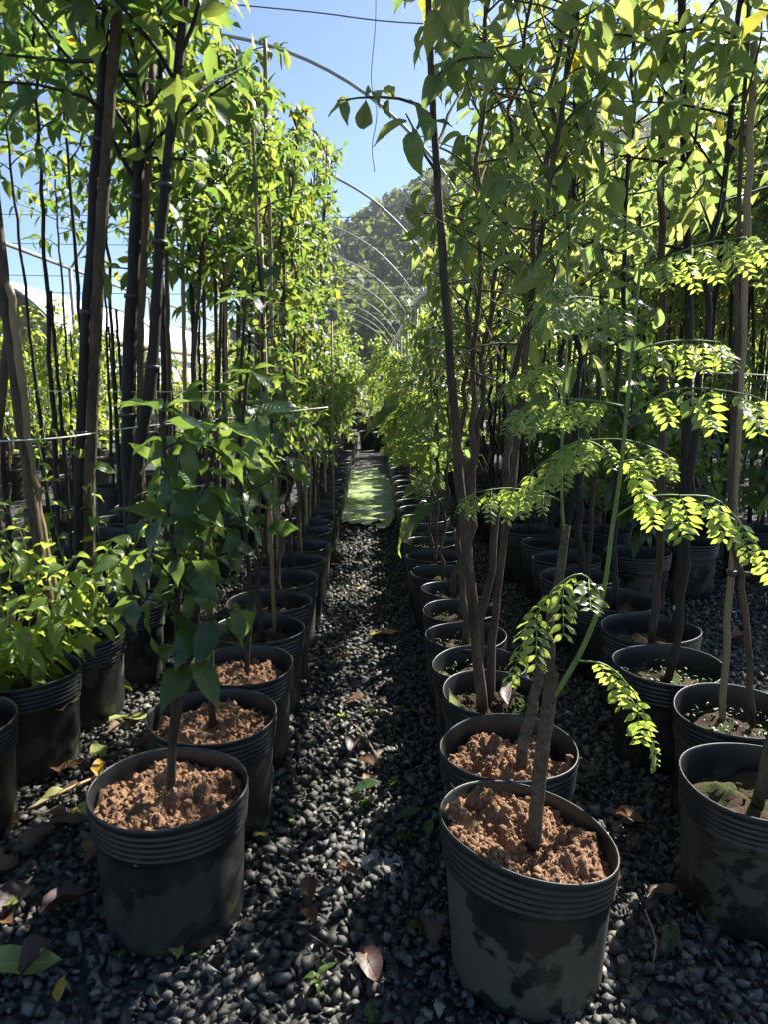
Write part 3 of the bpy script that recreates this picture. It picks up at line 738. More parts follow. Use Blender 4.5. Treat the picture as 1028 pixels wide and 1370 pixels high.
rng = random.Random(11)
o = thing('potted_sapling', 'dark glossy-leaved sapling in black pot at the front end of row left of path', 'potted plant', (-0.47, 1.60, 0))
add_own_pot(o, 3, 0.181, 0.90, 0.0, 0.0, amp=0.024, mound=0.03)
glossy_plant(o, rng, [([(0.0, 0, 0.29), (0.012, 0, 0.45), (0.03, 0, 0.60), (0.035, 0.01, 0.785), (0.03, 0, 1.02), (0.03, -0.02, 1.19)], 0.011),
                      ([(0.01, 0, 0.42), (0.05, -0.01, 0.60), (0.085, 0, 0.785), (0.11, 0.02, 1.02), (0.138, 0.03, 1.15)], 0.008)], 14, 0.112, ns=7)
o = thing('potted_sapling', 'glossy-leaved sapling with crumbly brown soil, second pot in row left of path', 'potted plant', (-0.452, 1.975, 0))
add_own_pot(o, 7, 0.180, 0.90, amp=0.024, mound=0.02)
glossy_plant(o, rng, [([(0.0, 0, 0.29), (0.008, 0, 0.68), (0.05, 0, 0.84), (0.10, 0, 1.07), (0.13, 0, 1.27)], 0.011), ([(0.0, 0.01, 0.42), (-0.05, 0.03, 0.7), (-0.07, 0.04, 0.95)], 0.007)], 11, 0.112, ns=6)
o = thing('potted_sapling', 'dark-stemmed sapling with moss on its soil, third pot in row left of path', 'potted plant', (-0.44, 2.345, 0))
add_own_pot(o, 12, 0.178, 0.86, crumbs=160)
glossy_plant(o, rng, [([(0.02, 0, 0.27), (0.04, 0.02, 0.6), (0.02, 0.02, 0.9), (0.03, 0.0, 1.2), (0.06, 0.0, 1.50)], 0.009), ([(0.03, 0, 0.4), (0.09, 0.02, 0.75), (0.13, 0.0, 1.15)], 0.006)], 12, 0.10, ns=7)
mo = obj('moss', soil_mesh(55, 0.022, 0.1, 'leaf_far', False, h=0.03, amp=0.01, crumbs=40, mound=0.015), o, Matrix.Translation((0.06, -0.06, 0.285)))
o = thing('potted_sapling', 'slim glossy-leaved sapling beside a cane stake, fourth pot in row left of path', 'potted plant', (-0.435, 2.71, 0))
add_own_pot(o, 17, 0.178, 0.82, crumbs=120, mat='soil_old')
m = MB(); m.tube([(0.06, 0.02, 0.24), (0.055, 0.02, 1.0), (0.05, 0.02, 1.75)], 0.007, 7); obj('stake', m.mesh('stake', 'cane'), o)
glossy_plant(o, rng, [([(0.02, 0, 0.26), (0.0, 0.02, 0.6), (0.03, 0.02, 1.0), (0.05, 0.0, 1.45), (0.04, 0.0, 1.7)], 0.010)], 18, 0.08, ns=12)

def cane_mesh(h, r=0.008, x=0.03, lean=0.0):
    m = MB(); n = int(h / 0.06); zz = np.linspace(0.22, h, n)
    m.tube([(x + lean * z, 0.01 + 0.002 * math.sin(z * 9), z) for z in zz], [r * (1.18 if i % 4 == 0 else 1.0) for i in range(n)], 7)
    return m.mesh('stake', 'cane')
CANES = [cane_mesh(1.9), cane_mesh(2.3, 0.007, -0.02, 0.015), cane_mesh(2.65, 0.009, 0.02, -0.01)]
def leafy_tree(root, rng, top, z0, key, size, nb, blen, nleaf, lean=(0, 0), r0=0.012, bark='bark_dark', objects=True, limit=300, stem2=False, droop=0.4, sag=0.3, zbase=0.25, wob=0.012, e0=35, curve=None):
    mb = MB()
    pts = curve or [(0, 0, zbase), (lean[0] * 0.3, lean[1] * 0.3, zbase + (top - zbase) * 0.33), (lean[0] * 0.6, lean[1] * 0.6, zbase + (top - zbase) * 0.66), (lean[0], lean[1], top)]
    Q = smooth_path(pts, 27, wob, rng); mb.tube(Q, np.linspace(r0, r0 * 0.4, len(Q)), 9, knots=0.07)
    L = crown(Q, rng, z0, top, nb, blen, nleaf, size, wood=mb, droop=droop, sag=sag, e0=e0, r=max(0.003, r0 * 0.3))
    rng.shuffle(L); L = thin(L, root)
    obj('trunk', mb.mesh('trunk', bark), root)
    if objects: leaf_objects(L, key, root, rng, limit)
    else: obj('crown', leaf_mesh(L, key, 'crown'), root)
    return Q
y = 3.07; i = 4
while y < 9.5:
    rng = random.Random(300 + i)
    if i < 12: lab = 'small-leaved staked sapling, ' + ORD[i] + ' pot in the row left of the path'; grp = None
    else: lab = 'small-leaved sapling in black pot toward the far end of row left of path'; grp = 'far pots of the row left of the path'
    o = thing('potted_sapling', lab, 'potted plant', (left_x(y) + rng.uniform(-.012, .012), y, 0), grp)
    add_pot(o, i, scale=0.97 + 0.05 * rng.random(), weeds=(i % 2 == 0))
    tall = y < 6.6
    top = (2.15 + 0.12 * (i - 4) + rng.uniform(-.15, .2)) if tall else rng.uniform(1.5, 2.1)
    leafy_tree(o, rng, top, 0.85, 'small', 0.062 + 0.012 * rng.random(), 34, 0.26, 13, lean=(rng.uniform(-.05, .10), rng.uniform(-.05, .05)), r0=0.011, bark='bark_brown' if i % 2 else 'bark_dark', objects=(i < 9), e0=30)
    if tall: obj('stake', CANES[i % 3], o, Matrix.Rotation(rng.uniform(0, 6), 4, 'Z'))
    y += 0.365; i += 1

# ------------------------------------------------------------------ row right of the path
def curve_leaf(root, pts, off, rng, **kw):
    return feather_leaf(root, [tuple(np.array(p) - np.array(off)) for p in pts], rng, **kw)
rng = random.Random(21); OFF = (0.33, 1.42, 0)
o = thing('potted_seedling', 'feathery-leaved seedling with bright green shoot in dusty pot, front of row right of path', 'potted plant', OFF)
add_own_pot(o, 31, 0.180, 0.965, tilt=-0.20, lean=-0.02, amp=0.028, crumbs=330, mound=0.004, pmat='pot_dusty')
m = MB(); Q = smooth_path([(0.01, 0.01, 0.28), (0.013, 0.01, 0.36), (0.022, 0.01, 0.52), (0.032, 0.01, 0.63), (0.03, 0.012, 0.665)], 16, 0.0012, rng); m.tube(Q, np.linspace(0.0160, 0.0140, len(Q)), 12, knots=0.06)
for k in range(16):
    p, d = at_path(Q, rng.random()); a = rng.uniform(0, 6.28); s = 0.0022 + 0.003 * rng.random()
    m.add(ICO1[0] * s * np.array([1, 1, 1.4]) + p + np.array([math.cos(a), math.sin(a), 0]) * 0.0145, ICO1[1])
m.tube([(0.03, 0.012, 0.655), (0.033, 0.014, 0.70), (0.032, 0.016, 0.735)], [0.0085, 0.008, 0.0075], 9)
obj('trunk', m.mesh('trunk', 'bark_grey'), o)
m = MB(); Q = smooth_path([(0.036, 0.005, 0.615), (0.055, 0, 0.65), (0.09, -0.01, 0.73), (0.12, -0.02, 0.84), (0.131, -0.02, 0.97), (0.142, -0.02, 1.09), (0.152, -0.01, 1.26), (0.163, 0.0, 1.45)], 28)
m.tube(Q, np.linspace(0.0062, 0.0028, len(Q)), 9); obj('shoot', m.mesh('shoot', 'stem_green'), o)
A = [(0.447, 1.4, 0.835), (0.401, 1.385, 0.884), (0.344, 1.37, 0.855), (0.291, 1.36, 0.764)]
B = [(0.405, 1.41, 0.70), (0.463, 1.39, 0.696), (0.518, 1.38, 0.638), (0.554, 1.37, 0.551)]
C = [(0.458, 1.4, 0.985), (0.517, 1.38, 1.032), (0.581, 1.37, 1.038), (0.647, 1.36, 1.028), (0.721, 1.35, 0.944)]
D = [(0.478, 1.4, 1.181), (0.533, 1.4, 1.221), (0.587, 1.4, 1.236), (0.669, 1.4, 1.229), (0.741, 1.4, 1.21), (0.80, 1.4, 1.16)]
E_ = [(0.475, 1.41, 1.10), (0.41, 1.43, 1.136), (0.35, 1.43, 1.107), (0.279, 1.45, 1.04)]
F_ = [(0.466, 1.4, 1.095), (0.494, 1.39, 1.10), (0.508, 1.38, 1.058)]
for pts, npn, pl, pr in ((A, 6, 0.10, 6), (B, 6, 0.075, 5), (C, 7, 0.082, 6), (D, 7, 0.085, 6)):
    curve_leaf(o, pts, OFF, rng, npin=npn, plen=pl, pairs=pr, hang=0.8, lsize=0.030 if pr == 6 else 0.026)
mb = MB(); mats = []
mats += curve_leaf(o, E_, OFF, rng, npin=6, plen=0.085, pairs=7, objects=False, wood=mb, wide=0.1, lsize=0.022)
mats += curve_leaf(o, F_, OFF, rng, npin=4, plen=0.055, pairs=5, objects=False, wood=mb)
for (a, e, z, ln) in ((2.6, 0.3, 1.20, 0.20), (0.4, 0.5, 1.30, 0.18), (3.9, 0.5, 1.36, 0.2), (5.2, 0.6, 1.44, 0.18)):
    x0 = float(np.interp(z, Q[:, 2], Q[:, 0])); p = np.array([x0, -0.01, z]); Bp = branch(p, (math.cos(a), math.sin(a) * 0.6, e), ln, rng, 6, 0.8, 0.04)
    mats += feather_leaf(o, Bp, rng, npin=5, plen=0.075, pairs=7, objects=False, wood=mb, wide=0.1, lsize=0.019)
lf = obj('upper_leaf_stalks', mb.mesh('upper_leaf_stalks', 'stem_green'), o); obj('leaflets', leaf_mesh(mats, 'feather', 'leaflets'), lf, kind='stuff')

def feather_plant(root, rng, stem_pts, r0, nleaf, ln=0.26, plen=0.09, bark='bark_grey', f0=0.6, pairs=6, lsize=0.026):
    m = MB(); Q = smooth_path(stem_pts, 18, 0.002, rng); m.tube(Q, np.linspace(r0, r0 * 0.55, len(Q)), 9); obj('trunk', m.mesh('trunk', bark), root)
    mb = MB(); mats = []; a = rng.uniform(0, 6)
    for i in range(nleaf):
        f = f0 + (1 - f0) * i / max(1, nleaf - 1); p, d = at_path(Q, min(f, .999)); a += 2.4
        Bp = branch(p, (math.cos(a), math.sin(a), rng.uniform(0.3, 0.9)), ln * rng.uniform(0.7, 1.15), rng, 6, 1.0, 0.05)
        mats += feather_leaf(root, Bp, rng, npin=6, plen=plen, pairs=pairs, objects=False, wood=mb, wide=0.2, lsize=lsize)
    mats = thin(mats, root)
    obj('leaf_stalks', mb.mesh('leaf_stalks', 'stem_green'), root); obj('crown', leaf_mesh(mats, 'feather', 'crown'), root)
rng = random.Random(22)
o = thing('potted_seedling', 'pruned feathery-leaved seedling with cut stump, second pot in row right of path', 'potted plant', (0.347, 1.775, 0))
add_own_pot(o, 37, 0.178, 0.86, amp=0.030, crumbs=260)
m = MB(); Q = smooth_path([(0.02, -0.02, 0.26), (0.045, -0.02, 0.40), (0.07, -0.03, 0.55), (0.098, -0.04, 0.77), (0.118, -0.04, 0.91)], 18, 0.002, rng); m.tube(Q, np.linspace(0.016, 0.010, len(Q)), 10)
obj('trunk', m.mesh('trunk', 'bark_grey'), o)
mb = MB(); S = smooth_path([(0.112, -0.04, 0.89), (0.10, -0.045, 0.97), (0.095, -0.04, 1.15), (0.10, -0.03, 1.4), (0.09, 0.0, 1.62)], 16); mb.tube(S, np.linspace(0.004, 0.002, len(S)), 7)
mats = []; a = 1.0
for k in range(5):
    p, d = at_path(S, 0.25 + 0.74 * k / 4); a += 2.4; Bp = branch(p, (math.cos(a), math.sin(a), 0.5), 0.24, rng, 6, 1.0, 0.05); mats += feather_leaf(o, Bp, rng, npin=5, plen=0.075, pairs=7, objects=False, wood=mb, wide=0.2, lsize=0.018)
obj('shoot', mb.mesh('shoot', 'stem_green'), o); obj('leaflets', leaf_mesh(mats, 'feather', 'leaflets'), o, kind='stuff')

rng = random.Random(23)
o = thing('potted_tree', 'tall slender tree with twin leaning trunks, third pot in row right of path', 'potted tree', (0.372, 2.115, 0))
add_own_pot(o, 41, 0.163, 0.84, crumbs=120, mat='soil_old')
leafy_tree(o, rng, 2.9, 1.75, 'pale', 0.115, 18, 0.40, 9, r0=0.017, bark='bark_brown', droop=0.7, curve=[(-0.04, -0.03, 0.25), (-0.085, -0.04, 0.64), (-0.125, -0.04, 0.98), (-0.165, -0.05, 1.37), (-0.19, -0.05, 1.69), (-0.225, -0.04, 2.15), (-0.24, 0, 2.9)], wob=0.002)
rng = random.Random(29)
leafy_tree(o, rng, 2.7, 1.15, 'pale', 0.11, 22, 0.45, 11, r0=0.013, bark='bark_brown', droop=0.7, curve=[(-0.02, 0.0, 0.25), (0.0, 0.02, 0.64), (0.05, 0.05, 1.05), (0.09, 0.08, 1.5), (0.17, 0.12, 2.1), (0.22, 0.15, 2.7)], wob=0.002, limit=0)
right = [(2.425, 0.365, 0.90), (2.735, 0.357, 0.88), (3.05, 0.375, 0.88), (3.37, 0.385, 0.88), (3.69, 0.36, 0.88), (4.02, 0.35, 0.9), (4.36, 0.36, 0.92), (4.71, 0.37, 0.94)]
yy = 5.07
while yy < 9.6: right.append((yy, 0.37, 0.95)); yy += 0.365
for k, (y, x, s) in enumerate(right):
    rng = random.Random(500 + k); idx = k + 3
    if idx < 12: lab = {3: 'leafy tree with weeds on its soil, ', 4: 'forked-trunk leafy tree, ', 5: 'yellow-green leafy tree, '}.get(idx, 'leafy sapling in black pot, ') + ORD[idx] + ' pot in row right of path'; grp = None
    else: lab = 'low feathery or leafy sapling toward the far end of row right of path'; grp = 'far pots of the row right of the path'
    o = thing('potted_tree' if k < 4 else 'potted_sapling', lab, 'potted tree' if k < 4 else 'potted plant', (x, y, 0), grp)
    add_pot(o, k + 2, scale=s, weeds=(k < 3 or k % 3 == 0))
    if k < 4:
        leafy_tree(o, rng, 2.6 + 0.25 * rng.random(), 1.2, 'pale', 0.12, 28, 0.5, 10, lean=[(0.30, 0.1), (0.05, 0.1), (0.22, 0.0), (0.1, 0.1)][k], r0=0.014, bark='bark_brown', droop=0.7)
    elif k % 2 == 1 or k > 9:
        top = rng.uniform(1.15, 1.5)
        feather_plant(o, rng, [(0, 0, 0.24), (0.01, 0, 0.7), (0.0, 0.02, top)], 0.009, 12, 0.30, 0.10, bark='bark_brown', f0=0.5)
    else:
        leafy_tree(o, rng, rng.uniform(1.45, 1.75), 0.75, 'pale', 0.12, 14, 0.24, 7, lean=(rng.uniform(-.05, .1), 0), r0=0.009, bark='bark_brown', objects=(k < 8), droop=0.6)

    big = {4: [((-0.10, -0.09, 0.61), (-0.25, -0.02, -0.16), 0.27), ((-0.09, -0.06, 0.60), (0.0, -0.1, -0.2), 0.16), ((-0.06, -0.05, 0.66), (-0.1, -0.2, -0.02), 0.2)],
           6: [((-0.20, 0.0, 1.07), (-0.26, -0.04, -0.08), 0.26), ((-0.17, -0.03, 1.10), (-0.2, -0.2, 0.02), 0.24), ((-0.16, 0.02, 1.12), (-0.12, 0.2, -0.06), 0.22), ((-0.2, 0.02, 1.05), (-0.15, -0.1, -0.2), 0.2)]}.get(k, [])
    if big:
        b0 = np.array(big[0][0]); m = MB(); m.tube(smooth_path([(0, 0, b0[2] + 0.06), tuple(b0 * 0.5 + np.array([0, 0, b0[2] * 0.5 + 0.045])), tuple(b0)], 8), 0.0035, 6); obj('stem', m.mesh('stem', 'stem_green'), o)
        leaf_objects([frame(p, d, (0.15, -0.35, 1), sz) for p, d, sz in big], 'tree', o, rng)

# ------------------------------------------------------------------ second row right of the path (across the dark side)
srow = [(0.91, 1.61), (1.04, 1.975), (0.975, 2.33), (1.05, 2.69), (1.03, 3.07)] 
yy = 3.45
while yy < 9: srow.append((1.02 + 0.03 * math.sin(yy * 5), yy)); yy += 0.375
def pole_mesh(pts, r0, r1, mat, rng=None, k=9):
    m = MB(); Q = smooth_path(pts, 30, 0.0022, rng or random.Random(1)); m.tube(Q, np.linspace(r0, r1, len(Q)), k, knots=0.07); return m.mesh('pole', mat)
sdesc = ['shaded tree in wide black pot at front of the second row right of path', 'slanting trunk tied to straight stake, second pot in second row right of path',
         'dark trunk in weedy black pot, third in the second row right of path', 'stout straight trunk with square tag, fourth pot in second row right of path', 'slim dark tree, fifth pot in the second row right of path']
for k, (x, y) in enumerate(srow):
    rng = random.Random(700 + k)
    lab = sdesc[k] if k < 5 else ('slim dark-trunked tree, ' + ORD[k] + ' pot in the second row right of path' if k < 12 else 'dark-trunked potted tree farther along the second row right of the path')
    o = thing('potted_tree', lab, 'potted tree', (x, y, 0), 'far trees of the second row right of the path' if k >= 12 else None)
    add_pot(o, k + 1, scale=1.0, weeds=(k in (1, 2)))
    if k == 1:
        obj('stake', pole_mesh([(-0.005, 0.08, 0.22), (-0.02, 0.09, 1.0), (-0.06, 0.10, 2.1)], 0.010, 0.009, 'cane'), o)
        leafy_tree(o, rng, 2.6, 1.9, 'pale', 0.10, 8, 0.4, 8, r0=0.011, bark='bark_brown', curve=[(0.06, 0.03, 0.25), (0.02, 0.06, 0.62), (-0.03, 0.08, 0.9), (-0.06, 0.1, 1.6), (-0.1, 0.1, 2.6)], wob=0.003)
        m = MB(); m.tube([(-0.012, 0.08, 0.70), (-0.01, 0.08, 0.715)], 0.018, 8); m.box((0.006, 0.062, 0.703), (0.03, 0.066, 0.716)); obj('tie', m.mesh('tie', 'tape'), o)
    elif k == 3:
        leafy_tree(o, rng, 3.0, 1.6, 'pale', 0.13, 20, 0.55, 10, r0=0.022, bark='bark_dark', curve=[(0.09, -0.03, 0.22), (0.085, -0.03, 0.8), (0.05, -0.03, 1.5), (-0.04, -0.03, 2.46), (-0.06, 0, 3.0)], wob=0.002)
        obj('stake', pole_mesh([(0.02, 0.03, 0.22), (0.03, 0.03, 0.6), (0.0, 0.03, 1.2), (-0.06, 0.05, 2.2)], 0.016, 0.012, 'bark_brown'), o)
        m = MB(); m.box((0.06, -0.056, 0.415), (0.085, -0.053, 0.433)); obj('tag', m.mesh('tag', 'tag', False), o)
    elif k == 0:
        leafy_tree(o, rng, 2.3, 1.75, 'pale', 0.11, 5, 0.35, 6, lean=(0.25, 0.0), r0=0.015, bark='bark_grey', wob=0.004)
    else:
        leafy_tree(o, rng, rng.uniform(2.6, 3.1), 1.45 + 0.1 * (k % 3), 'pale' if k % 3 else 'tree', 0.125, 27 if k < 8 else 22, 0.55, 10, lean=(rng.uniform(-.15, .15), rng.uniform(-.1, .1)), r0=0.014 + 0.006 * (k % 2), bark='bark_dark', objects=(k < 5), droop=0.6)
        if k % 2: obj('stake', pole_mesh([(0.05, 0.03, 0.22), (0.06, 0.03, 1.2), (0.02, 0.03, 2.3)], 0.011, 0.010, 'bark_brown'), o)

# far rows beyond the dark aisle on the right: shared meshes
def proto(seed, top, z0, key, size, nb, blen, nleaf, r0, bark, lean=(0.1, 0)):
    rng = random.Random(seed); mb = MB()
    Q = smooth_path([(0, 0, 0.0), (lean[0] * .3, lean[1] * .3, top * 0.4), (lean[0], lean[1], top)], 16, 0.004, rng); mb.tube(Q, np.linspace(r0, r0 * 0.45, len(Q)), 7)
    L = crown(Q, rng, z0, top, nb, blen, nleaf, size, wood=mb, droop=0.5)
    return mb.mesh('trunk', bark), leaf_mesh(L, key, 'crown')
TALL = [proto(40 + i, 2.9 + 0.25 * i, 1.9, 'tree' if i % 2 else 'pale', 0.13, 34, 0.6, 12, 0.019 + 0.004 * (i % 3), 'bark_dark', (0.12 * (i - 1.5), 0.1)) for i in range(4)]
LOW = [proto(60 + i, 1.25 + 0.2 * i, 0.5, 'lime' if i != 1 else 'small', 0.11, 22, 0.32, 9, 0.009, 'bark_brown') for i in range(4)]
PLACED = [(x_, y_) for x_, y_ in srow]
DARK = [proto(80 + i, 1.0 + 0.25 * i, 0.45, 'glossy' if i % 2 else 'tree', 0.15, 18, 0.32, 8, 0.010, 'bark_dark') for i in range(3)]
def place(kind, i, x, y, label, group, rng, pots=True, scale=1.0, name='potted_tree', cat='potted tree'):
    if pots:
        if any((x - a) ** 2 + (y - b) ** 2 < 0.145 for a, b in PLACED): return None
        PLACED.append((x, y))
    o = thing(name, label, cat, (x, y, 0), group)
    if pots: add_pot(o, i)
    M = Matrix.Rotation(rng.uniform(0, 6.28), 4, 'Z') @ Matrix.Diagonal((scale, scale, scale, 1))
    tr, cr = kind[i % len(kind)]
    obj('trunk', tr, o, M); obj('crown', cr, o, M)
    return o
rng = random.Random(77); i = 0
for rx, y0, y1 in ((2.75, 5.2, 13), (3.35, 5.0, 13), (3.95, 5.6, 13), (4.6, 6.2, 14), (5.3, 7, 15), (6.1, 7, 16), (6.9, 8, 17), (7.8, 9, 17)):  # last three rows, partly out of frame, are added to shade the ground
    y = y0
    while y < y1:
        place(TALL, i, rx + rng.uniform(-.05, .05), y + rng.uniform(-.04, .04), 'tall dark-trunked tree in the block across the dark aisle right of path', 'tree block across the dark aisle', rng, pots=False, name='planted_tree', cat='tree', scale=rng.uniform(0.9, 1.15)); i += 1
        y += 0.48

for k in range(26):
    y = 3.95 + 0.31 * (k // 2) + rng.uniform(0, .05); x = (1.45 + 0.4 * ((k // 2) % 2)) if k % 2 else 2.42 + 0.1 * ((k // 2) % 2)
    place(DARK, k, x, y + 0.0, 'dark broad-leaved bush in the shade along the dark aisle right', 'shaded bushes along the dark aisle', rng, name='potted_shrub', cat='potted plant', scale=rng.uniform(0.9, 1.15))

# ------------------------------------------------------------------ rows left: young lime plants and tall poles
def lime_plant(root, rng, n, h, size=0.07, spread=0.16, zb=0.27):
    mats = []; mb = MB()
    for k in range(n):
        a = k * 2.4 + rng.random(); Bp = branch((0.02 * math.cos(a), 0.02 * math.sin(a), zb), (math.cos(a) * 0.45, math.sin(a) * 0.45, 1), h * rng.uniform(0.6, 1.1), rng, 8, 0.55, 0.1)
        mb.tube(Bp, np.linspace(0.004, 0.0015, len(Bp)), 5); mats += leaves_on(Bp, rng, 17, size, 0.15, 0.45, 0.9)
    obj('stem', mb.mesh('stem', 'stem_green'), root); leaf_objects(mats, 'lime', root, rng)
def ties(root, Q, zs, r):
    for z in zs:
        k = np.interp(z, Q[:, 2], np.arange(len(Q))); p, d = at_path(Q, k / (len(Q) - 1)); m = MB(); m.tube([p - d * 0.008, p, p + d * 0.008], r, 10); obj('tie', m.mesh('tie', 'tape'), root)
mrow = [(-1.17, 1.93), (-1.135, 2.305), (-1.105, 2.675), (-1.06, 3.045), (-1.08, 3.42), (-1.07, 3.80)]
yy = 4.18
while yy < 8.5: mrow.append((-1.07 + 0.02 * math.sin(yy * 7), yy)); yy += 0.38
mdesc = ['broad lime-leaved plant in black pot at the front of second row left', 'pale lime-leaved young bush in black pot, second in the second row left of path',
         'lime-leaved bush beside two tan poles, third pot in second row left of path', 'tall near-black trunks leaning to the path, fourth pot of second row left', 'thick black trunk with brown stake, fifth pot in second row left of path', 'tall big-leaved tree with tape ties, sixth pot in second row left of path']
for k, (x, y) in enumerate(mrow):
    rng = random.Random(900 + k)
    o = thing('potted_tree' if k > 2 else 'potted_shrub', mdesc[k] if k < 6 else 'tall leafy tree with a straight stake, ' + ORD[k] + ' pot in second row left of path' if k < 12 else 'tall brown-poled tree farther along the second row left of the path', 'potted tree' if k > 2 else 'potted plant', (x, y, 0), None if k < 12 else 'far trees of the second row left of the path')
    add_pot(o, k + 3, scale=1.0, weeds=(k == 2))
    if k == 0: lime_plant(o, rng, 5, 0.22, 0.085)
    elif k == 1: lime_plant(o, rng, 11, 0.54, 0.105)
    elif k == 2:
        lime_plant(o, rng, 13, 0.88, 0.095)
        for (p0, p1, r, mt) in (((-0.02, -0.12, 0.22), (-0.10, -0.15, 2.3), 0.020, 'bark_brown'), ((0.0, -0.08, 0.22), (-0.06, -0.16, 1.55), 0.015, 'cane')):
            obj('stake', pole_mesh([p0, tuple((np.array(p0) + np.array(p1)) / 2 + np.array([-0.02, 0, 0])), p1], r, r * 0.85, mt, rng), o)
    elif k == 3:
        Q = leafy_tree(o, rng, 3.3, 2.15, 'tree', 0.17, 16, 0.65, 9, r0=0.027, bark='bark_dark', curve=[(-0.12, -0.12, 0.24), (-0.08, -0.13, 0.87), (0.02, -0.14, 1.7), (0.13, -0.15, 2.5), (0.22, -0.1, 3.3)], wob=0.002); ties(o, Q, (1.05, 1.5, 2.1), 0.029)
        obj('stake', pole_mesh([(-0.09, -0.14, 0.22), (-0.03, -0.15, 0.9), (0.06, -0.16, 1.7), (0.17, -0.16, 2.5), (0.22, -0.16, 2.9)], 0.022, 0.019, 'bark_brown'), o)
        Q = leafy_tree(o, rng, 3.2, 2.2, 'tree', 0.17, 15, 0.65, 9, r0=0.030, bark='bark_dark', curve=[(0.08, -0.08, 0.24), (0.13, -0.10, 0.87), (0.22, -0.14, 1.27), (0.30, -0.14, 1.9), (0.41, -0.14, 2.56), (0.5, -0.1, 3.2)], wob=0.002, limit=0); ties(o, Q, (1.3, 1.75, 1.95), 0.031)
    elif k == 4:
        Q = leafy_tree(o, rng, 3.4, 2.0, 'tree', 0.16, 26, 0.65, 10, r0=0.036, bark='bark_dark', curve=[(-0.02, -0.1, 0.24), (0.02, -0.1, 1.2), (0.09, -0.1, 1.9), (0.16, -0.1, 2.58), (0.25, -0.1, 3.4)], wob=0.002); ties(o, Q, (1.1, 1.6, 2.0), 0.037)
        obj('stake', pole_mesh([(0.05, -0.12, 0.22), (0.075, -0.13, 1.2), (0.14, -0.13, 1.9), (0.2, -0.13, 2.5)], 0.016, 0.014, 'bark_brown'), o)
    else:
        Q = leafy_tree(o, rng, rng.uniform(2.9, 3.3), 1.75, 'tree', 0.15 if k % 2 else 0.12, 32, 0.6, 10, lean=(rng.uniform(0.0, .30), rng.uniform(-.1, .1)), r0=0.016 + 0.005 * (k % 2), bark='bark_dark' if k % 2 else 'bark_brown', objects=(k < 9), wob=0.004)
        obj('stake', pole_mesh([(0.05, -0.03, 0.22), (0.06, -0.03, 1.0), (0.09, -0.03, 2.1)], 0.012, 0.011, 'bark_brown' if k % 3 else 'cane'), o)
rng = random.Random(55); i = 0
poles = [(-1.72, 3.1), (-1.75, 3.55), (-1.7, 4.0), (-1.68, 4.5), (-1.7, 5.0), (-1.72, 5.5), (-1.7, 6.0), (-1.72, 6.6), (-1.7, 7.3), (-2.35, 5.4), (-2.3, 6.6), (-2.35, 7.6), (-2.9, 7.3)]
pdesc = ['crooked pair of tan poles in the third row left, tied with twine', 'near-black slanting trunk behind the tan poles in the third row left', 'thin black pole with short stub beside it in the third row left']
for k, (x, y) in enumerate(poles):
    rng = random.Random(1200 + k)
    o = thing('potted_tree', pdesc[k] if k < 3 else 'slim dark pole-trunked tree standing in the rows behind the lime bushes', 'potted tree', (x, y, 0), None if k < 3 else 'pole-trunked trees left')
    add_pot(o, k + 1)
    if k == 0:
        obj('stake', pole_mesh([(0.30, -0.3, 0.2), (0.36, -0.4, 0.9), (0.47, -0.45, 1.4), (0.46, -0.46, 1.55), (0.50, -0.48, 2.2)], 0.017, 0.013, 'bark_brown', rng), o)
        Q = leafy_tree(o, rng, 3.0, 2.4, 'tree', 0.13, 8, 0.45, 8, r0=0.018, bark='bark_brown', curve=[(0.1, -0.1, 0.2), (0.25, -0.3, 1.0), (0.32, -0.4, 1.6), (0.40, -0.4, 2.2), (0.4, -0.3, 3.0)], wob=0.003)
    else:
        Q = leafy_tree(o, rng, rng.uniform(2.9, 3.3), 2.45, 'tree', 0.14, 11, 0.5, 9, lean=(rng.uniform(-0.1, 0.25), 0), r0=0.016, bark='bark_dark', objects=(k < 4), wob=0.005)
        if k % 2 == 0: obj('stake', pole_mesh([(0.06, 0.0, 0.22), (0.06, 0, 0.9), (0.05, 0, 1.7)], 0.010, 0.009, 'bark_dark'), o)
# twine between the poles
wire('white twine line tied between the tan and black poles left', [(-1.75, 2.52, 1.045), (-1.12, 2.50, 1.055), (-0.93, 2.88, 1.07), (-0.55, 3.1, 1.1), (-0.2, 3.4, 1.13)], 0.0028, 'twine', 'twine')
wire('thin pale string higher up between the farther poles left', [(-1.9, 3.5, 1.22), (-1.4, 3.45, 1.20), (-1.05, 3.3, 1.2), (-0.6, 3.3, 1.2)], 0.0022, 'twine', 'twine')
wire('loose pale string stretched between stakes on the dark right side', [(0.95, 2.1, 1.27), (1.4, 2.3, 1.26), (1.9, 2.6, 1.28)], 0.0016, 'twine', 'twine')
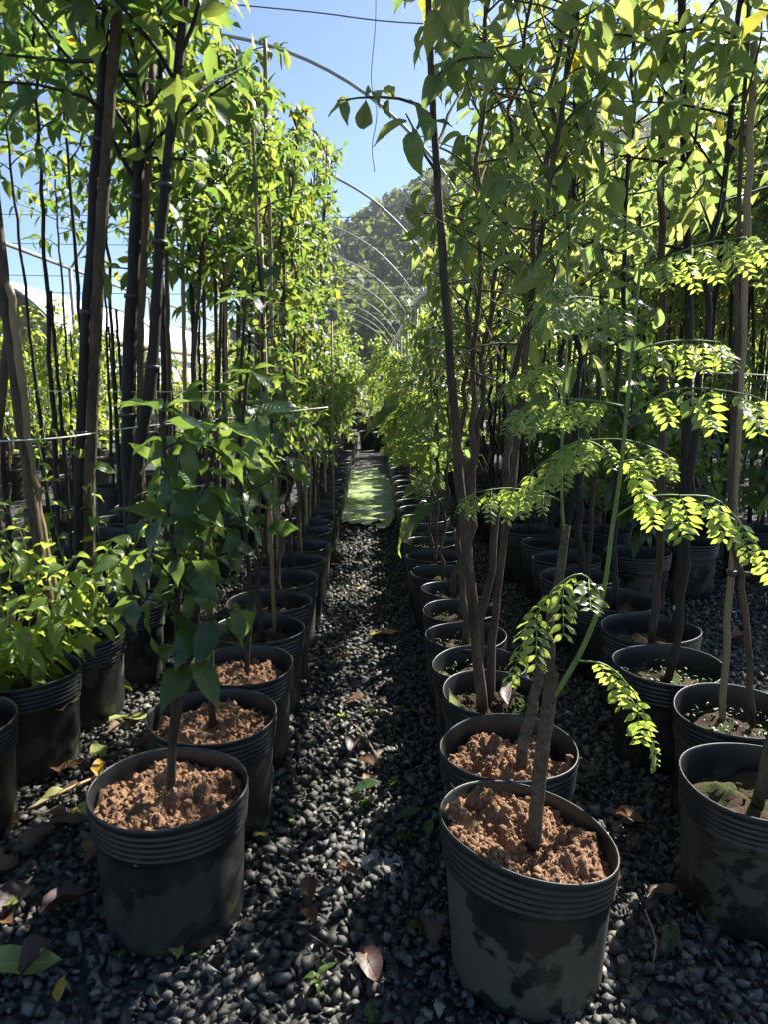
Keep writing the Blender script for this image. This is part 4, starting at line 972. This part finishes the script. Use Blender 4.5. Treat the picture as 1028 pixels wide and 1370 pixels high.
# low sunlit plants beyond the pole rows and at the end of the path
rng = random.Random(99); i = 0
for k in range(64):
    y = rng.uniform(8.5, 17); x = rng.uniform(-0.62, -0.17) * y
    if x > -2.2: continue
    place(LOW, i, x, y, 'low sunlit lime-green bush beyond the pole-trunked trees left', 'sunlit bushes beyond the poles', rng, name='potted_shrub', cat='potted plant', scale=rng.uniform(0.9, 1.3)); i += 1
for k in range(90):
    y = rng.uniform(9.8, 24); x = rng.uniform(-1.9, 1.9)
    if y < 15 and -0.5 < x < 0.6: continue
    if y > 13: x *= 1.5
    place(LOW, i, x, y, 'low bush growing past the far end of the gravel path', 'bushes past the path end', rng, name='potted_shrub', cat='potted plant', scale=rng.uniform(0.8, 1.15)); i += 1
for k in range(60):
    y = rng.uniform(13.5, 24); x = rng.uniform(2.2, 13)
    place(LOW, i, x, y, 'low sunlit bush behind the dark tree block right', 'bushes behind the dark tree block', rng, name='potted_shrub', cat='potted plant', scale=rng.uniform(1.0, 1.7)); i += 1

for k in range(70):
    y = rng.uniform(26, 60); x = rng.uniform(-0.62, 0.62) * y
    place(LOW, i, x, y, 'bushy tree at the edge of the nursery below the hillside', 'trees below the hillside', rng, pots=False, name='bushy_tree', cat='tree', scale=rng.uniform(1.6, 3.2)); i += 1

for k in range(46):
    y = rng.uniform(5.6, 10); x = -rng.uniform(2.75, 2.75 + 0.35 * y)
    place(LOW, i, x, y, 'bright leafy bush among the pots behind the pole-trunked trees left', 'bright bushes behind the poles', rng, name='potted_shrub', cat='potted plant', scale=rng.uniform(0.95, 1.25)); i += 1
for k in range(16):
    y = 10.0 + 0.42 * (k // 2); x = (-0.45 if k % 2 else 0.42) + rng.uniform(-.06, .06)
    place(LOW, i, x, y, 'leafy sapling continuing one of the two path rows past the duckweed pool', 'saplings past the duckweed pool', rng, name='potted_shrub', cat='potted plant', scale=rng.uniform(0.8, 1.0)); i += 1
for k in range(14):
    place(LOW, i, -1.5 + 0.24 * k, 13.2 + rng.uniform(-.5, .6), 'dense bush closing the far end of the path', 'bushes closing the path', rng, name='potted_shrub', cat='potted plant', scale=rng.uniform(1.0, 1.35)); i += 1

# ------------------------------------------------------------------ small things
def fallen(key, x, y, size, label, z=0.036, az=None, tilt=0.0, group=None, name='fallen_leaf', cat='leaf', rng=random.Random(4)):
    az = rng.uniform(0, 6.28) if az is None else az
    o = thing(name, label, cat, (x, y, z), group, rng.choice(LEAF[key][0]))
    o.rotation_euler = (rng.uniform(-.15, .15) + tilt, rng.uniform(-.2, .2), az); o.scale = (size,) * 3
    return o
G1 = 'fallen yellow-green leaves'; 
for (x, y, s, a) in ((-0.95, 2.83, 0.20, 1.3), (-0.97, 2.56, 0.16, -1.2), (-0.88, 2.28, 0.12, 0.6), (-0.93, 2.10, 0.09, 2.5), (-0.86, 2.00, 0.10, -2.2)):
    fallen('fallen', x, y, s, 'pale yellow-green leaf lying on gravel between the two left rows of pots', az=a, group='pale leaves between the left rows')
fallen('fallen', -0.84, 1.40, 0.17, 'large pale leaf with brown spots lying left of the front pot', az=-1.45)
fallen('yellow', -0.63, 1.30, 0.06, 'small yellow leaf on gravel in front of the large spotted leaf', az=0.1)
fallen('fallen', -0.42, 1.41, 0.065, 'narrow pale green leaf fallen just in front of the left front pot', az=0.3)
fallen('yellow', -0.33, 1.85, 0.045, 'small orange-yellow leaf on gravel beside the left front pot', az=-1.3)
fallen('yellow', -0.03, 3.46, 0.17, 'curled yellow-brown leaf lying in the middle of the gravel path', az=-1.3)
fallen('dead', -0.2, 4.9, 0.15, 'orange-brown dead leaf at left edge of the far gravel path', az=1.2)
for (x, y, s, a) in ((0.0, 2.0, 0.095, 0.5), (0.05, 2.09, 0.075, -0.4), (0.03, 2.12, 0.11, 2.0), (0.15, 1.97, 0.10, 1.9), (-0.23, 1.92, 0.045, 0.2), (0.16, 1.92, 0.07, 3.0), (0.02, 2.62, 0.08, 1.0), (-0.12, 2.58, 0.06, 0.1)):
    fallen('lime' if s < 0.08 else 'tree', x, y, s, 'fresh green leaf fallen on wet gravel in the middle of the path', az=a, group='green leaves on the path')
fallen('glossy', 0.05, 1.84, 0.10, 'dark blue-green leaf lying flat beside the puddle', az=-1.4)
fallen('glossy', 0.09, 2.62, 0.15, 'large dark green leaf on the path beside the right row pots', az=-1.3)
fallen('glossy', 0.70, 2.22, 0.20, 'large dark leaf between the two rows of pots right of path', az=2.5)
fallen('tree', 0.80, 1.86, 0.085, 'bright green leaf on the wet ground beside the wide shaded pot', az=-1.2)
for (x, y, s) in ((-0.78, 1.55, 0.13), (-0.83, 1.66, 0.14), (-0.92, 1.78, 0.12), (-0.74, 1.76, 0.10), (-0.9, 1.58, 0.10), (-0.70, 1.48, 0.12), (-0.98, 1.9, 0.11)):
    fallen('purple' if s > 0.115 else 'dead', x, y, s, 'withered brown leaf in the litter left of the left front pot', group='brown litter left')
rl = random.Random(61)
for k in range(26):
    fallen(rl.choice(['fallen', 'dead', 'dead', 'purple', 'yellow']), rl.uniform(-1.0, -0.68), rl.uniform(1.45, 3.0), rl.uniform(0.05, 0.12), 'small curled leaf in the mixed litter between the two left rows of pots', group='mixed litter between the left rows')
for k in range(16):
    fallen(rl.choice(['dead', 'dead', 'purple', 'tree', 'yellow']), rl.uniform(-0.25, 0.16), rl.uniform(1.25, 4.5), rl.uniform(0.03, 0.07), 'small leaf scrap scattered on the gravel path', group='leaf scraps on the path')
for k in range(14):
    fallen(rl.choice(['dead', 'dead', 'purple', 'tree']), rl.uniform(0.58, 0.82), rl.uniform(1.3, 3.2), rl.uniform(0.05, 0.10), 'leaf scrap on wet ground between the two right rows of pots', group='leaf scraps between the right rows')
for (x, y, s) in ((-0.15, 1.56, 0.10), (-0.03, 1.44, 0.11), (0.13, 1.42, 0.12), (-0.05, 2.26, 0.10), (-0.13, 1.5, 0.08), (-0.06, 2.42, 0.12), (-0.02, 2.75, 0.1), (-0.1, 1.72, 0.07)):
    fallen('purple' if s > 0.105 else 'dead', x, y, s, 'withered brown leaf on the gravel path between the front pots', group='brown leaves on the path')
fallen('fallen', 0.245, 2.03, 0.085, 'pale yellow leaf standing inside the third pot right of path', z=0.285, az=0.5, tilt=0.9)
fallen('purple', 0.40, 2.06, 0.11, 'crumpled brown leaf lying in the third pot right of path', z=0.30, az=-0.4, tilt=0.5)
for (x, y) in ((1.7, 4.0), (1.9, 4.6), (1.5, 3.6), (2.1, 5.0), (1.6, 4.9), (1.45, 2.9), (1.8, 3.4)):
    fallen('dead', x, y, 0.13, 'dead leaf on the dark gravel aisle right', group='leaves on the dark aisle')
def twig(label, pts, r, mat='twig'):
    m = MB(); m.tube(smooth_path(pts, 8), r, 6); thing('twig', label, 'twig', (0, 0, 0), None, m.mesh('twig', mat))
twig('straight pale stick on gravel beside the left front pot', [(-1.0, 1.99, 0.03), (-0.93, 2.08, 0.035), (-0.84, 2.2, 0.03)], 0.005, 'cane')
twig('thin yellow stalk standing beside the dusty right front pot', [(0.60, 1.40, 0.02), (0.61, 1.42, 0.06), (0.60, 1.46, 0.10)], 0.0016, 'cane')
twig('thin dark twig lying across the front of the gravel path', [(-0.22, 1.56, 0.03), (-0.14, 1.48, 0.03), (-0.06, 1.42, 0.03)], 0.0022)
twig('small upright twig stuck in soil of the right front pot', [(0.20, 1.48, 0.31), (0.185, 1.49, 0.36), (0.17, 1.50, 0.385)], 0.0015, 'bark_brown')
twig('short dry stem lying on the sunlit part of the path', [(-0.07, 2.52, 0.03), (-0.03, 2.42, 0.035), (0.0, 2.33, 0.03)], 0.0025, 'cane')
def weed(x, y, n, size, label, rng, key='lime', h=0.02):
    o = thing('weed_seedling', label, 'weed', (x, y, 0.012)); m = MB(); m.tube([(0, 0, -0.01), (0.002, 0, h)], 0.0016, 5); obj('stem', m.mesh('stem', 'stem_green'), o)
    for k in range(n):
        a = k * 2.4 + rng.random(); obj('leaf', rng.choice(LEAF[key][0]), o, Matrix(frame((0.0, 0, h * rng.uniform(0.6, 1)), (math.cos(a), math.sin(a), rng.uniform(0.1, 0.7)), (0, 0, 1), size * rng.uniform(0.7, 1.2)).tolist()))
rng = random.Random(5)
weed(-0.115, 1.35, 5, 0.042, 'bright green four-leaved weed seedling at the front of the gravel path', rng, h=0.035)
weed(0.105, 1.50, 6, 0.030, 'small dark green weed sprouting beside the dusty right front pot', rng, 'tree', 0.03)
weed(0.06, 1.44, 4, 0.025, 'tiny weed sprig on gravel just in front of the dark weed', rng, 'tree')
weed(-0.01, 1.27, 4, 0.026, 'tiny green sprout at the bottom of the gravel path', rng, 'small')
weed(-0.55, 1.43, 7, 0.018, 'mossy sprout at the foot of the left front pot', rng, 'small')
weed(-0.38, 1.43, 6, 0.016, 'mossy sprig right of the foot of left front pot', rng, 'small')
# round row marker with 2
o = thing('row_marker', 'round grey row marker plate with number 2 on a thin stake', 'sign', (-0.27, 5.15, 0))
m = MB(); m.tube([(0, 0, 0), (0, 0, 0.8), (0, 0, 1.72)], 0.006, 6); obj('stake', m.mesh('stake', 'cane'), o)
m = MB(); m.tube([(0, -0.006, 1.68), (0, -0.012, 1.68)], 0.042, 24); pl = obj('plate', m.mesh('plate', 'sign_grey', False), o)
cu = bpy.data.curves.new('numeral', 'FONT'); cu.body = '2'; cu.size = 0.06; cu.extrude = 0.0006; cu.align_x = 'CENTER'; cu.align_y = 'CENTER'
tmp = bpy.data.objects.new('tmp', cu); COL.objects.link(tmp); bpy.context.view_layer.update()
me = bpy.data.meshes.new_from_object(tmp.evaluated_get(bpy.context.evaluated_depsgraph_get())); bpy.data.objects.remove(tmp)
me.materials.clear(); me.materials.append(MATS['sign_ink'])
obj('numeral', me, pl, Matrix.Translation((0, -0.0135, 1.68)) @ Matrix.Rotation(R(90), 4, 'X'))
# white grow bag on the dark side
def grow_bag():
    prof = [(0.0, 0.0), (0.070, 0.0), (0.082, 0.02), (0.088, 0.10), (0.078, 0.16), (0.086, 0.20), (0.078, 0.20), (0.07, 0.15), (0.0, 0.14)]
    seg = 28; V = []
    for r, z in prof:
        for j in range(seg):
            t = 2 * PI * j / seg; f = 1 + 0.06 * math.sin(3 * t + z * 30) + 0.03 * math.sin(7 * t - z * 40); V.append((r * f * math.cos(t), r * f * math.sin(t), z + 0.006 * math.sin(4 * t) * (z > 0.1)))
    n = len(prof); i = np.arange(n - 1)[:, None] * seg; j = np.arange(seg)[None]; j2 = (j + 1) % seg
    F = np.stack([i + j, i + j2, i + seg + j2, i + seg + j], -1).reshape(-1, 4)
    o = thing('grow_bag', 'small crumpled white grow bag standing among the dark trunks on the right', 'bag', (1.95, 5.0, 0)); o.scale = (0.85,) * 3; obj('bag', make_mesh('bag', V, [F], 'bag_white'), o)
    m = MB(); m.tube([(0, 0, 0.1), (0.01, 0, 0.4), (0.02, 0, 0.8)], 0.006, 6); obj('stem', m.mesh('stem', 'bark_dark'), o)
grow_bag()

# ------------------------------------------------------------------ haze in the air
def haze():
    m, t, out = node_mat('haze_air')
    pv = t.nodes.new('ShaderNodeVolumePrincipled'); pv.inputs['Color'].default_value = (0.93, 0.95, 1.0, 1); pv.inputs['Density'].default_value = 0.00024
    pv.inputs['Anisotropy'].default_value = 0.82; t.links.new(pv.outputs[0], out.inputs['Volume'])
    b = MB(); b.box((-700, -80, -6), (760, 720, 200)); o = obj('haze', b.mesh('haze', 'haze_air', False), kind='stuff')
haze()
